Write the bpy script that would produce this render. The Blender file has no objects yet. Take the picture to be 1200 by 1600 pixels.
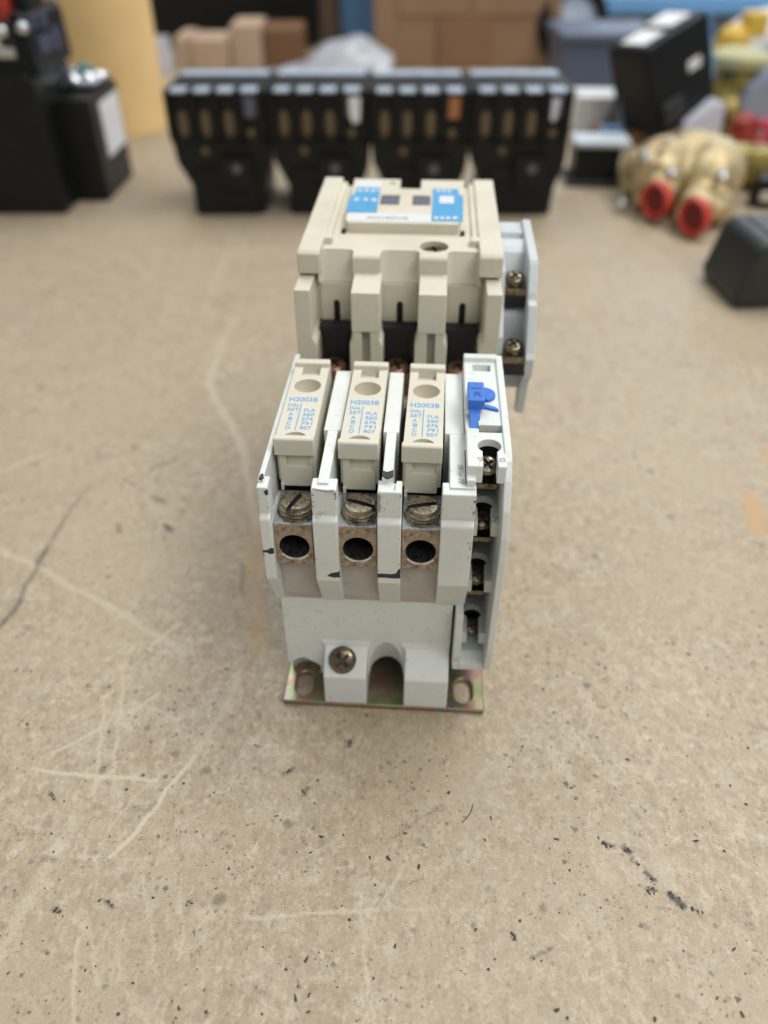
import bpy, bmesh, math, random
import numpy as np
from mathutils import Vector, Matrix
random.seed(7)
np.random.seed(7)
SC = bpy.context.scene
COL = SC.collection
R = math.radians

# ------------------------------------------------------------------ camera
cam_d = bpy.data.cameras.new("camera")
cam = bpy.data.objects.new("camera", cam_d)
COL.objects.link(cam)
cam.location = (0, 0, 0.209)
cam.rotation_euler = (R(90 - 39.3), 0, 0)
cam_d.sensor_fit = 'VERTICAL'
cam_d.sensor_height = 36
cam_d.sensor_width = 27
cam_d.lens = 27.45
cam_d.clip_start = 0.005
cam_d.clip_end = 20
cam_d.dof.use_dof = True
cam_d.dof.focus_distance = 0.208
cam_d.dof.aperture_fstop = 6.4
SC.camera = cam

# ------------------------------------------------------------------ room light (indoor workbench)
world = bpy.data.worlds.new("World")
SC.world = world
world.use_nodes = True
bg = world.node_tree.nodes["Background"]
bg.inputs[0].default_value = (0.97, 1.0, 0.99, 1)
bg.inputs[1].default_value = 0.27

def area(name, loc, target, sx, sy, power, color):
    l = bpy.data.lights.new(name, 'AREA')
    l.shape = 'RECTANGLE'; l.size = sx; l.size_y = sy
    l.energy = power; l.color = color
    o = bpy.data.objects.new(name, l)
    COL.objects.link(o)
    o.location = loc
    o.rotation_euler = (Vector(target) - Vector(loc)).to_track_quat('-Z', 'Y').to_euler()
    return o
area("ceiling_light", (0.75, -0.75, 1.6), (0.0, 0.2, 0), 1.6, 0.5, 17, (1.0, 0.965, 0.90))  # unseen lamp behind the camera, added to light the front faces
area("ceiling_light", (0.85, 0.7, 1.9), (0.3, 0.45, 0), 1.4, 0.5, 24, (1.0, 0.985, 0.95))
area("ceiling_light", (-0.7, 1.3, 2.0), (-0.3, 0.8, 0), 1.4, 0.4, 13, (0.95, 0.985, 1.0))
area("ceiling_light", (0.1, 2.0, 2.0), (0.1, 1.3, 0), 1.6, 0.4, 10, (0.95, 0.985, 1.0))
area("window_light", (1.7, 2.9, 1.15), (-0.1, 0.6, 0.1), 2.4, 1.2, 18, (0.74, 0.86, 1.0))

SC.view_settings.view_transform = 'Standard'
SC.view_settings.look = 'None'
SC.view_settings.exposure = 0.0
SC.view_settings.gamma = 1.0

# ------------------------------------------------------------------ material helpers
def _nodes(name):
    m = bpy.data.materials.new(name)
    m.use_nodes = True
    nt = m.node_tree
    return m, nt, nt.nodes["Principled BSDF"]

def N(nt, t, **kw):
    n = nt.nodes.new(t)
    for k, v in kw.items():
        setattr(n, k, v)
    return n

def ramp(nt, fac, stops):
    r = N(nt, 'ShaderNodeValToRGB')
    e = r.color_ramp.elements
    while len(e) < len(stops):
        e.new(0.5)
    for i, (p, c) in enumerate(stops):
        e[i].position = p
        e[i].color = (c, c, c, 1) if not isinstance(c, tuple) else (c + (1,) if len(c) == 3 else c)
    nt.links.new(fac, r.inputs[0])
    return r.outputs[0]

def mixc(nt, fac, a, b, mode='MIX'):
    m = N(nt, 'ShaderNodeMix', data_type='RGBA', blend_type=mode)
    for i, v in ((0, fac), (6, a), (7, b)):
        if hasattr(v, 'links'):
            nt.links.new(v, m.inputs[i])
        elif i == 0:
            m.inputs[0].default_value = v
        else:
            m.inputs[i].default_value = tuple(v) + (1,)
    return m.outputs[2]

def noise(nt, co, scale, detail=4, rough=0.55):
    n = N(nt, 'ShaderNodeTexNoise')
    n.inputs['Scale'].default_value = scale
    n.inputs['Detail'].default_value = detail
    n.inputs['Roughness'].default_value = rough
    nt.links.new(co, n.inputs['Vector'])
    return n.outputs['Fac']

def surf(name, col, rough=0.5, metal=0.0, var=0.12, scale=120, dark=None, dark_at=(0.62, 0.75), dark_scale=260,
         bump=0.0, bump_scale=2500, spec=0.5, rough_var=0.1, coat=0.0, smudge=0.0):
    """plain procedural surface: base colour with soft mottling, optional dirt flecks, fine relief"""
    m, nt, p = _nodes(name)
    co = N(nt, 'ShaderNodeTexCoord').outputs['Object']
    f = noise(nt, co, scale)
    lo = tuple(c * (1 - var) for c in col); hi = tuple(min(1, c * (1 + var)) for c in col)
    c = mixc(nt, ramp(nt, f, [(0.3, 0.0), (0.7, 1.0)]), lo, hi)
    if smudge:
        c = mixc(nt, ramp(nt, noise(nt, co, 34, 5, 0.6), [(0.46, 0.0), (0.72, smudge)]), c, tuple(k * q for k, q in zip(col, (0.74, 0.68, 0.58))))
        c = mixc(nt, ramp(nt, noise(nt, co, 900, 3, 0.6), [(0.58, 0.0), (0.72, smudge * 0.6)]), c, tuple(k * 0.7 for k in col))
    if dark:
        g = noise(nt, co, dark_scale, 6, 0.65)
        c = mixc(nt, ramp(nt, g, [(dark_at[0], 0.0), (dark_at[1], 1.0)]), c, dark)
    nt.links.new(c, p.inputs['Base Color'])
    p.inputs['Metallic'].default_value = metal
    p.inputs['Specular IOR Level'].default_value = spec
    p.inputs['Coat Weight'].default_value = coat
    rr = N(nt, 'ShaderNodeMapRange')
    nt.links.new(noise(nt, co, scale * 2.3), rr.inputs[0])
    rr.inputs[1].default_value = 0.3; rr.inputs[2].default_value = 0.7
    rr.inputs[3].default_value = max(0.03, rough - rough_var); rr.inputs[4].default_value = min(1, rough + rough_var)
    nt.links.new(rr.outputs[0], p.inputs['Roughness'])
    if bump:
        b = N(nt, 'ShaderNodeBump')
        b.inputs['Strength'].default_value = 0.5
        b.inputs['Distance'].default_value = bump
        nt.links.new(noise(nt, co, bump_scale, 3), b.inputs['Height'])
        nt.links.new(b.outputs[0], p.inputs['Normal'])
    return m

MT = {}
MT['grey'] = surf('pale_grey_plastic', (0.72, 0.755, 0.74), 0.42, 0, 0.05, 60, (0.34, 0.33, 0.30), (0.61, 0.80), 330, 0.00004, 1800, smudge=0.3)
MT['grey_brown'] = surf('brown_grey_plastic', (0.47, 0.44, 0.40), 0.6, 0, 0.12, 90, (0.16, 0.13, 0.11), (0.6, 0.8), 260, 0.00004, 1800)
MT['grey_aux'] = surf('cool_grey_plastic', (0.55, 0.59, 0.62), 0.5, 0, 0.05, 60, None, bump=0.00004, bump_scale=1800)
MT['cream'] = surf('cream_plastic', (0.66, 0.62, 0.51), 0.55, 0, 0.05, 50, (0.42, 0.37, 0.29), (0.62, 0.82), 280, 0.00004, 1800, spec=0.3, smudge=0.35)
MT['heater'] = surf('warm_cream_plastic', (0.68, 0.645, 0.545), 0.45, 0, 0.045, 70, (0.48, 0.41, 0.32), (0.62, 0.82), 380, 0.00004, 1800, smudge=0.3)
MT['amber'] = surf('hazy_window_plastic', (0.36, 0.32, 0.24), 0.3, 0, 0.3, 420)
MT['steel'] = surf('dull_plated_steel', (0.42, 0.42, 0.45), 0.45, 0.75, 0.25, 420, (0.10, 0.09, 0.09), (0.50, 0.66), 700, 0.00006, 2600)
MT['tarnish'] = surf('tarnished_brass_face', (0.40, 0.33, 0.25), 0.5, 0.55, 0.25, 350, (0.10, 0.07, 0.05), (0.52, 0.70), 520, 0.00006, 2600)
MT['bore'] = surf('dark_bore', (0.05, 0.05, 0.055), 0.35, 0.6, 0.4, 500)  # near-black colour inside the lug holes
MT['bright'] = surf('bright_cut_metal', (0.85, 0.84, 0.87), 0.3, 1.0, 0.1, 500)
MT['screw'] = surf('worn_nickel_brass', (0.38, 0.32, 0.24), 0.30, 0.95, 0.25, 500, (0.07, 0.05, 0.035), (0.48, 0.66), 420, 0.00005, 2600)
MT['darkscrew'] = surf('dark_brass_screw', (0.24, 0.20, 0.14), 0.28, 0.95, 0.3, 500, (0.05, 0.04, 0.03), (0.5, 0.7), 420, 0.00004, 2600)
MT['soot_shade'] = surf('soot_shade', (0.035, 0.035, 0.04), 0.7, 0, 0.5, 900)
MT['crossdark'] = surf('shadowed_drive_recess', (0.09, 0.075, 0.06), 0.5, 0.5, 0.3, 500)
MT['slotdark'] = surf('dark_cavity_shade', (0.012, 0.012, 0.013), 0.6, 0, 0.2, 400)  # near-black, standing in for the shade of gaps, bays and openings
MT['blue'] = surf('blue_plastic', (0.035, 0.17, 0.62), 0.42, 0, 0.08, 200)
MT['blueink'] = surf('blue_ink', (0.10, 0.33, 0.66), 0.6, 0, 0.15, 1500, (0.66, 0.63, 0.56), (0.60, 0.74), 800)
MT['bluelabel'] = surf('blue_label_print', (0.085, 0.36, 0.66), 0.35, 0, 0.05, 200)
MT['whitelabel'] = surf('white_label_print', (0.78, 0.80, 0.82), 0.2, 0, 0.03, 200)
MT['slate'] = surf('slate_button', (0.11, 0.12, 0.155), 0.4, 0, 0.1, 300)
MT['emboss'] = surf('scuffed_emboss', (0.30, 0.30, 0.31), 0.6, 0, 0.3, 900)
MT['copper'] = surf('copper_brown_screw', (0.33, 0.19, 0.12), 0.35, 0.8, 0.3, 500)

def zinc():
    m, nt, p = _nodes('yellow_zinc_plating')
    co = N(nt, 'ShaderNodeTexCoord').outputs['Object']
    f = noise(nt, co, 75, 2, 0.5)
    c = ramp(nt, f, [(0.32, (0.17, 0.25, 0.10)), (0.45, (0.34, 0.30, 0.19)), (0.52, (0.38, 0.21, 0.20)), (0.60, (0.24, 0.30, 0.16)), (0.72, (0.32, 0.20, 0.26))])
    g = noise(nt, co, 400, 5)
    c = mixc(nt, ramp(nt, g, [(0.55, 0.0), (0.75, 0.7)]), c, (0.16, 0.12, 0.09))
    nt.links.new(c, p.inputs['Base Color'])
    p.inputs['Metallic'].default_value = 0.85
    p.inputs['Roughness'].default_value = 0.36
    return m
MT['zinc'] = zinc()

# ------------------------------------------------------------------ mesh helpers (millimetres in, metres out)
S = 0.001
class Mesh:
    def __init__(s):
        s.v = []; s.f = []; s.m = []; s.sm = []
    def add(s, bm, mat=0, bevel=0.0, seg=2, smooth=False, ang=30):
        bmesh.ops.recalc_face_normals(bm, faces=bm.faces)
        if bevel > 0:
            es = [e for e in bm.edges if len(e.link_faces) == 2 and e.calc_face_angle(0) > R(ang)]
            bmesh.ops.bevel(bm, geom=es, offset=bevel, segments=seg, affect='EDGES', clamp_overlap=True, profile=0.5)
        bm.verts.index_update()
        o = len(s.v)
        s.v += [tuple(v.co) for v in bm.verts]
        for f in bm.faces:
            s.f.append([o + v.index for v in f.verts]); s.m.append(mat); s.sm.append(smooth)
        bm.free()
        return s
    def poly(s, verts, faces, mat=0, bevel=0.0, smooth=False, seg=2):
        bm = bmesh.new()
        vs = [bm.verts.new(v) for v in verts]
        for f in faces:
            bm.faces.new([vs[i] for i in f])
        return s.add(bm, mat, bevel, seg, smooth)
    def box(s, x0, x1, y0, y1, z0, z1, mat=0, bevel=0.25, seg=2):
        v = [(x, y, z) for x in (x0, x1) for y in (y0, y1) for z in (z0, z1)]
        return s.poly(v, [(0, 1, 3, 2), (4, 6, 7, 5), (0, 4, 5, 1), (2, 3, 7, 6), (0, 2, 6, 4), (1, 5, 7, 3)], mat, bevel, seg=seg)
    def prism(s, pts, axis, a0, a1, mat=0, bevel=0.25, seg=2):
        def P(p, a):
            return {'x': (a, p[0], p[1]), 'y': (p[0], a, p[1]), 'z': (p[0], p[1], a)}[axis]
        n = len(pts)
        v = [P(p, a0) for p in pts] + [P(p, a1) for p in pts]
        f = [tuple(range(n)), tuple(range(2 * n - 1, n - 1, -1))] + [(i, (i + 1) % n, n + (i + 1) % n, n + i) for i in range(n)]
        return s.poly(v, f, mat, bevel, seg=seg)
    def lathe(s, prof, org=(0, 0, 0), d=(0, 0, 1), n=32, mat=0, smooth=True, sy=1.0):
        """profile of (radius, height) about direction d"""
        q = Vector((0, 0, 1)).rotation_difference(Vector(d).normalized())
        bm = bmesh.new(); rings = []
        for r, h in prof:
            if r < 1e-6:
                rings.append([bm.verts.new(q @ Vector((0, 0, h)) + Vector(org))])
            else:
                rings.append([bm.verts.new(q @ Vector((r * math.cos(2 * math.pi * i / n), sy * r * math.sin(2 * math.pi * i / n), h)) + Vector(org)) for i in range(n)])
        for a, b in zip(rings, rings[1:]):
            for i in range(n):
                j = (i + 1) % n
                if len(a) == 1 and len(b) == 1: continue
                if len(a) == 1: bm.faces.new((a[0], b[i], b[j]))
                elif len(b) == 1: bm.faces.new((a[i], a[j], b[0]))
                else: bm.faces.new((a[i], a[j], b[j], b[i]))
        if len(rings[0]) > 1: bm.faces.new(list(reversed(rings[0])))
        if len(rings[-1]) > 1: bm.faces.new(rings[-1])
        return s.add(bm, mat, 0, 1, smooth)
    def cyl(s, org, d, r, h, n=32, mat=0, smooth=True, r2=None):
        return s.lathe([(r, 0), (r if r2 is None else r2, h)], org, d, n, mat, smooth)
    def ball(s, c, rx, ry, rz, mat=0, n=3):
        bm = bmesh.new()
        bmesh.ops.create_icosphere(bm, subdivisions=n, radius=1)
        for v in bm.verts:
            v.co = Vector((v.co.x * rx + c[0], v.co.y * ry + c[1], v.co.z * rz + c[2]))
        return s.add(bm, mat, 0, 1, True)
    def tube(s, pts, r, n=10, mat=0):
        bm = bmesh.new(); rings = []
        pts = [Vector(p) for p in pts]
        for i, p in enumerate(pts):
            t = (pts[min(i + 1, len(pts) - 1)] - pts[max(i - 1, 0)]).normalized()
            a = t.orthogonal().normalized() if not rings else (prev - t * prev.dot(t)).normalized()
            prev = a; b = t.cross(a)
            rings.append([bm.verts.new(p + r * (a * math.cos(2 * math.pi * k / n) + b * math.sin(2 * math.pi * k / n))) for k in range(n)])
        for A, B in zip(rings, rings[1:]):
            for k in range(n):
                bm.faces.new((A[k], A[(k + 1) % n], B[(k + 1) % n], B[k]))
        bm.faces.new(rings[0][::-1]); bm.faces.new(rings[-1])
        return s.add(bm, mat, 0, 1, True)
    def xform(s, M):
        s.v = [tuple(M @ Vector(v)) for v in s.v]
        return s
    def data(s, name):
        me = bpy.data.meshes.new(name)
        me.from_pydata([(a * S, b * S, c * S) for a, b, c in s.v], [], s.f)
        me.polygons.foreach_set('material_index', s.m)
        me.polygons.foreach_set('use_smooth', s.sm)
        me.update()
        return me
    def build(s, name, mats, parent=None, cuts=(), edge=0.0, smooth_angle=None):
        me = s.data(name)
        if not isinstance(mats, (list, tuple)): mats = [mats]
        for m in mats: me.materials.append(MT[m] if isinstance(m, str) else m)
        o = bpy.data.objects.new(name, me)
        COL.objects.link(o)
        for c in cuts: cut(o, c)
        if edge > 0: soften(o.data, edge)
        if smooth_angle is None: smooth_angle = 32
        mark_sharp(o.data, smooth_angle)
        if parent is not None: o.parent = parent
        return o

def mark_sharp(me, ang):
    bm = bmesh.new(); bm.from_mesh(me)
    for e in bm.edges:
        if len(e.link_faces) == 2 and e.calc_face_angle(0) > R(ang): e.smooth = False
    bm.to_mesh(me); bm.free()

def soften(me, w):
    bm = bmesh.new(); bm.from_mesh(me)
    bmesh.ops.remove_doubles(bm, verts=bm.verts, dist=1e-6)
    es = [e for e in bm.edges if len(e.link_faces) == 2 and e.calc_face_angle(0) > R(40)]
    bmesh.ops.bevel(bm, geom=es, offset=w * S, segments=1, affect='EDGES', clamp_overlap=True)
    bm.to_mesh(me); bm.free()

def cut(o, c, op='DIFFERENCE'):
    me = c.data('cutter')
    for m in o.data.materials: me.materials.append(m)
    t = bpy.data.objects.new('cutter', me); COL.objects.link(t)
    md = o.modifiers.new('cut', 'BOOLEAN'); md.operation = op; md.object = t; md.solver = 'EXACT'; md.use_self = True
    bpy.context.view_layer.update()
    dg = bpy.context.evaluated_depsgraph_get()
    new = bpy.data.meshes.new_from_object(o.evaluated_get(dg))
    o.modifiers.clear()
    old = o.data; o.data = new; new.name = o.name
    bpy.data.meshes.remove(old)
    bpy.data.objects.remove(t); bpy.data.meshes.remove(me)

def thing(name, label, cat, loc=(0, 0, 0), rz=0.0, group=None, rx=0.0, ry=0.0):
    o = bpy.data.objects.new(name, None)
    o.empty_display_size = 0.01
    COL.objects.link(o)
    o.location = Vector(loc) * S
    o.rotation_euler = (rx, ry, rz)
    o['label'] = label; o['category'] = cat
    if group: o['group'] = group
    return o

def tag(o, label, cat, group=None):
    o['label'] = label; o['category'] = cat
    if group: o['group'] = group
    return o

def copy_tree(o, parent=None):
    c = o.copy(); COL.objects.link(c)
    if parent is not None:
        c.parent = parent
    for ch in list(o.children): copy_tree(ch, c)
    return c

def text(name, body, size, loc, mat, parent, width=None, align='LEFT', rot=(0, 0, 0), bold=0.0, depth=0.05):
    cu = bpy.data.curves.new(name, 'FONT')
    cu.body = body; cu.size = size * S; cu.align_x = align; cu.align_y = 'BOTTOM_BASELINE'
    cu.extrude = depth * S; cu.offset = bold * S
    cu.resolution_u = 3
    o = bpy.data.objects.new(name, cu); COL.objects.link(o)
    bpy.context.view_layer.update()
    me = bpy.data.meshes.new_from_object(o.evaluated_get(bpy.context.evaluated_depsgraph_get()))
    bpy.data.objects.remove(o); bpy.data.curves.remove(cu)
    if width:
        xs = [v.co.x for v in me.vertices]; k = width * S / (max(xs) - min(xs))
        for v in me.vertices: v.co.x *= k
    me.name = name
    me.materials.clear(); me.materials.append(MT[mat])
    o = bpy.data.objects.new(name, me); COL.objects.link(o)
    o.location = Vector(loc) * S; o.rotation_euler = rot
    o.parent = parent
    return o

def seg_dist(P, a, b):
    a = np.array(a); b = np.array(b); d = b - a; L = max(d @ d, 1e-9)
    t = np.clip(((P - a) @ d) / L, 0, 1)
    return np.linalg.norm(P - (a + t[:, None] * d), axis=1)

LIGHT_MARKS = [([(-106.2, 133.4), (-91.9, 130.8), (-67.7, 129.5)], 0.76, 0.8), ([(-57.8, 137.8), (-63.3, 127.0), (-74.6, 105.7)], 1.05, 0.8), ([(-48.3, 167.3), (-53.3, 151.9), (-57.8, 137.8)], 3.53, 0.35), ([(-92.2, 159.4), (-89.2, 147.0), (-84.9, 124.9)], 0.75, 0.5), ([(-88.0, 171.3), (-84.4, 149.4), (-81.2, 130.2)], 0.76, 0.5), ([(-101.3, 138.9), (-89.8, 147.0)], 0.81, 0.6), ([(-82.2, 153.1), (-74.7, 160.7)], 1.05, 0.5), ([(-96.4, 78.2), (-90.7, 103.9), (-88.9, 115.0)], 4.35, 0.4), ([(-77.7, 84.1), (-75.2, 73.8), (-72.9, 64.4)], 0.75, 0.6), ([(-81.2, 90.1), (-74.9, 85.7), (-69.1, 73.8)], 0.62, 0.5), ([(-34.7, 89.6), (-19.9, 90.7), (-1.7, 91.7)], 0.58, 0.6), ([(-5.9, 95.3), (-4.8, 79.6), (-2.2, 64.4)], 0.6, 0.5), ([(-65.1, 100.4), (-61.0, 90.4), (-57.9, 82.6)], 0.48, 0.4), ([(-118.0, 401.6), (-90.2, 355.5), (-68.4, 308.1), (-59.2, 273.1), (-52.5, 242.9)], 3.94, 0.5), ([(-121.6, 552.4), (-105.0, 465.8), (-93.8, 397.8)], 4.33, 0.3), ([(-156.4, 233.1), (-131.5, 220.1), (-95.6, 196.5), (-68.7, 178.4)], 3.1, 0.4), ([(-175.5, 282.6), (-155.4, 300.2)], 2.39, 0.4), ([(-81.6, 181.3), (-73.6, 191.8)], 1.84, 0.5), ([(-105.8, 107.0), (-80.9, 106.0), (-56.1, 105.3)], 0.53, 0.3), ([(-37.9, 128.0), (-34.3, 120.9)], 0.74, 0.4), ([(-27.6, 118.9), (-25.8, 115.0), (-24.2, 111.2)], 0.72, 0.3), ([(-64.4, 76.7), (-67.6, 82.6), (-66.8, 88.8)], 0.66, 0.35), ([(-24.4, 103.9), (-12.5, 111.2), (-7.3, 116.9)], 0.73, 0.25), ([(-18.6, 73.8), (-21.5, 71.1), (-24.0, 65.7)], 0.45, 0.3), ([(66.7, 120.9), (75.8, 120.5)], 0.55, 0.2), ([(0.0, 92.0), (13.3, 91.7)], 0.5, 0.4), ([(51.6, 75.3), (56.7, 77.4)], 1.26, 0.35), ([(-62.7, 111.2), (-59.5, 97.0)], 0.85, 0.25)]
DARK_MARKS = [([(-138.6, 187.2), (-136.1, 199.0), (-135.3, 204.6)], 2.14, 0.62), ([(-135.3, 204.6), (-134.7, 223.7)], 2.0, 0.5), ([(-134.7, 223.7), (-134.7, 231.2)], 2.55, 0.62), ([(-134.7, 231.2), (-133.6, 252.0)], 2.41, 0.45), ([(-133.6, 252.0), (-129.9, 274.1)], 2.54, 0.36), ([(-98.2, 265.0), (-94.6, 262.3)], 2.75, 0.6), ([(-90.5, 246.2), (-87.9, 243.7)], 2.63, 0.75), ([(-110.0, 247.0), (-108.5, 242.1)], 1.83, 0.55), ([(-119.4, 305.5), (-116.5, 304.9)], 1.81, 0.5), ([(-104.7, 287.5), (-96.7, 293.5)], 1.77, 0.5), ([(-55.1, 223.7), (-52.4, 206.2)], 1.68, 0.4), ([(60.9, 109.7), (63.8, 108.2)], 0.89, 0.7), ([(66.4, 108.0), (67.9, 107.0)], 1.23, 1), ([(68.2, 104.8), (69.7, 103.5)], 0.87, 0.6), ([(71.2, 101.3), (72.6, 99.0)], 1.03, 0.8), ([(70.1, 97.3), (71.7, 96.6)], 0.85, 0.8), ([(75.6, 95.0), (78.6, 92.7)], 1.51, 0.95), ([(80.9, 92.0), (82.9, 90.4)], 0.83, 0.6), ([(71.8, 92.0), (76.3, 90.4)], 1.0, 0.4), ([(0.0, 109.0), (7.3, 115.0), (16.7, 120.9)], 0.74, 0.35), ([(-30.0, 131.7), (-27.8, 133.4)], 1.54, 0.55), ([(-23.6, 124.5), (-22.3, 126.6)], 1.51, 0.55), ([(-41.6, 153.8), (-40.1, 151.9)], 1.43, 0.45), ([(-11.0, 142.8), (-10.7, 141.0)], 0.99, 0.7), ([(-97.8, 125.3), (-96.8, 123.7)], 0.93, 0.8), ([(-92.9, 105.1), (-89.5, 104.6)], 1.57, 0.45), ([(-85.9, 92.0), (-83.5, 91.2)], 1.0, 0.5), ([(-73.1, 94.0), (-70.6, 92.7)], 1.0, 0.6), ([(-52.0, 93.6), (-50.5, 94.3)], 0.84, 0.5), ([(-47.3, 110.3), (-46.0, 113.1)], 0.9, 0.4), ([(36.6, 79.6), (42.5, 81.9)], 0.8, 0.5), ([(32.6, 85.7), (33.0, 84.1)], 0.65, 0.7), ([(6.8, 98.7), (10.3, 99.5)], 0.86, 0.35), ([(6.3, 76.0), (12.5, 75.3)], 0.47, 0.3), ([(-73.1, 120.9), (-67.4, 119.9)], 1.11, 0.35), ([(-23.3, 111.2), (-21.7, 109.0)], 0.89, 0.4), ([(-105.2, 115.0), (-102.0, 111.2)], 1.79, 0.35), ([(-31.1, 73.8), (-27.7, 71.8)], 1.39, 0.35), ([(28.3, 107.5), (31.4, 103.9)], 0.87, 0.25), ([(49.2, 127.0), (50.3, 122.9)], 0.75, 0.2), ([(-74.0, 231.2), (-58.5, 238.9)], 1.3, 0.3), ([(-76.2, 216.5), (-75.1, 223.7)], 1.25, 0.35), ([(-20.0, 92.0), (-16.7, 92.8)], 2.01, 0.25)]
RUST_MARKS = [([(158.7, 264.1), (153.6, 242.9)], 5.78, 0.7), ([(180.3, 302.8), (175.8, 292.5)], 3.53, 0.5), ([(-217.9, 401.6), (-204.8, 368.9)], 4.8, 0.4), ([(-101.9, 383.0), (-113.7, 372.4)], 4.83, 0.35), ([(186.8, 429.9), (191.1, 425.7)], 3.03, 0.4), ([(-52.5, 242.9), (-49.1, 206.2), (-43.6, 181.3)], 6.7, 0.3), ([(122.7, 495.7), (166.6, 485.5)], 12.49, 0.2)]
# ------------------------------------------------------------------ the workbench top (setting)
def bench():
    m, nt, p = _nodes('worn_beige_bench_top')
    co = N(nt, 'ShaderNodeTexCoord').outputs['Object']
    big = noise(nt, co, 7, 4)
    c = mixc(nt, ramp(nt, big, [(0.3, 0.0), (0.7, 1.0)]), (0.375, 0.298, 0.198), (0.445, 0.362, 0.25))
    mid = noise(nt, co, 60, 6, 0.65)
    c = mixc(nt, ramp(nt, mid, [(0.34, 0.45), (0.52, 0.0)]), c, (0.35, 0.295, 0.225))
    c = mixc(nt, ramp(nt, noise(nt, co, 95, 5, 0.6), [(0.52, 0.0), (0.70, 0.55)]), c, (0.53, 0.46, 0.36))
    # pressed wood flakes: small cells, each with its own tone
    mp = N(nt, 'ShaderNodeMapping'); mp.inputs['Scale'].default_value = (1.0, 0.62, 1.0); mp.inputs['Rotation'].default_value = (0, 0, 0.7)
    nt.links.new(co, mp.inputs[0])
    vo = N(nt, 'ShaderNodeTexVoronoi'); vo.inputs['Scale'].default_value = 1050; vo.inputs['Randomness'].default_value = 1
    wv = N(nt, 'ShaderNodeVectorMath', operation='MULTIPLY_ADD')
    nz = N(nt, 'ShaderNodeTexNoise'); nz.inputs['Scale'].default_value = 700; nt.links.new(co, nz.inputs['Vector'])
    nt.links.new(nz.outputs['Color'], wv.inputs[0]); wv.inputs[1].default_value = (0.0022, 0.0022, 0.0); nt.links.new(mp.outputs[0], wv.inputs[2])
    nt.links.new(wv.outputs[0], vo.inputs['Vector'])
    sep = N(nt, 'ShaderNodeSeparateColor'); nt.links.new(vo.outputs['Color'], sep.inputs[0])
    c = mixc(nt, ramp(nt, sep.outputs[0], [(0.0, 0.6), (0.32, 0.0)]), c, (0.30, 0.235, 0.165))
    c = mixc(nt, ramp(nt, sep.outputs[1], [(0.80, 0.0), (1.0, 0.42)]), c, (0.61, 0.54, 0.43))
    # broader chips and brown smudges
    v3 = N(nt, 'ShaderNodeTexVoronoi'); v3.inputs['Scale'].default_value = 400
    w3 = N(nt, 'ShaderNodeVectorMath', operation='MULTIPLY_ADD'); w3.inputs[1].default_value = (0.006, 0.006, 0.0)
    n3 = N(nt, 'ShaderNodeTexNoise'); n3.inputs['Scale'].default_value = 520; n3.inputs['Detail'].default_value = 4; nt.links.new(co, n3.inputs['Vector'])
    nt.links.new(n3.outputs['Color'], w3.inputs[0]); nt.links.new(mp.outputs[0], w3.inputs[2]); nt.links.new(w3.outputs[0], v3.inputs['Vector'])
    s3 = N(nt, 'ShaderNodeSeparateColor'); nt.links.new(v3.outputs['Color'], s3.inputs[0])
    c = mixc(nt, ramp(nt, s3.outputs[0], [(0.72, 0.0), (1.0, 0.45)]), c, (0.57, 0.49, 0.38))
    c = mixc(nt, ramp(nt, s3.outputs[1], [(0.74, 0.0), (1.0, 0.42)]), c, (0.29, 0.225, 0.155))
    c = mixc(nt, ramp(nt, noise(nt, co, 170, 6, 0.7), [(0.56, 0.0), (0.74, 0.55)]), c, (0.25, 0.19, 0.13))
    c = mixc(nt, ramp(nt, noise(nt, co, 38, 5, 0.65), [(0.55, 0.0), (0.75, 0.35)]), c, (0.29, 0.215, 0.145))
    c = mixc(nt, ramp(nt, noise(nt, co, 300, 7, 0.72), [(0.53, 0.0), (0.68, 0.62)]), c, (0.66, 0.575, 0.45))
    c = mixc(nt, ramp(nt, noise(nt, mp.outputs[0], 240, 7, 0.72), [(0.54, 0.0), (0.70, 0.66)]), c, (0.25, 0.18, 0.11))
    c = mixc(nt, ramp(nt, noise(nt, mp.outputs[0], 430, 5, 0.7), [(0.60, 0.0), (0.68, 0.8)]), c, (0.13, 0.095, 0.065))
    # worn, smoother areas where the grain is rubbed away
    worn = ramp(nt, noise(nt, co, 11, 4, 0.6), [(0.46, 0.0), (0.62, 0.6)])
    c = mixc(nt, worn, c, (0.43, 0.352, 0.245))
    # sparse rusty flakes
    c = mixc(nt, ramp(nt, sep.outputs[2], [(0.975, 0.0), (0.995, 0.35)]), c, (0.30, 0.16, 0.09))
    # fine grain between the flakes
    c = mixc(nt, ramp(nt, noise(nt, co, 1700, 3, 0.6), [(0.36, 0.28), (0.50, 0.0)]), c, (0.22, 0.17, 0.12))
    c = mixc(nt, ramp(nt, noise(nt, co, 1150, 3, 0.6), [(0.55, 0.0), (0.72, 0.3)]), c, (0.66, 0.58, 0.46))
    # dark grit of several sizes with ragged outlines, thicker in patches
    rag = N(nt, 'ShaderNodeTexNoise'); rag.inputs['Scale'].default_value = 1500; rag.inputs['Detail'].default_value = 2; nt.links.new(co, rag.inputs['Vector'])
    rw = N(nt, 'ShaderNodeVectorMath', operation='MULTIPLY_ADD'); rw.inputs[1].default_value = (0.0014, 0.0014, 0.0)
    nt.links.new(rag.outputs['Color'], rw.inputs[0]); nt.links.new(co, rw.inputs[2])
    patch = ramp(nt, noise(nt, co, 24, 4), [(0.40, 0.12), (0.60, 1.0)])
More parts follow.
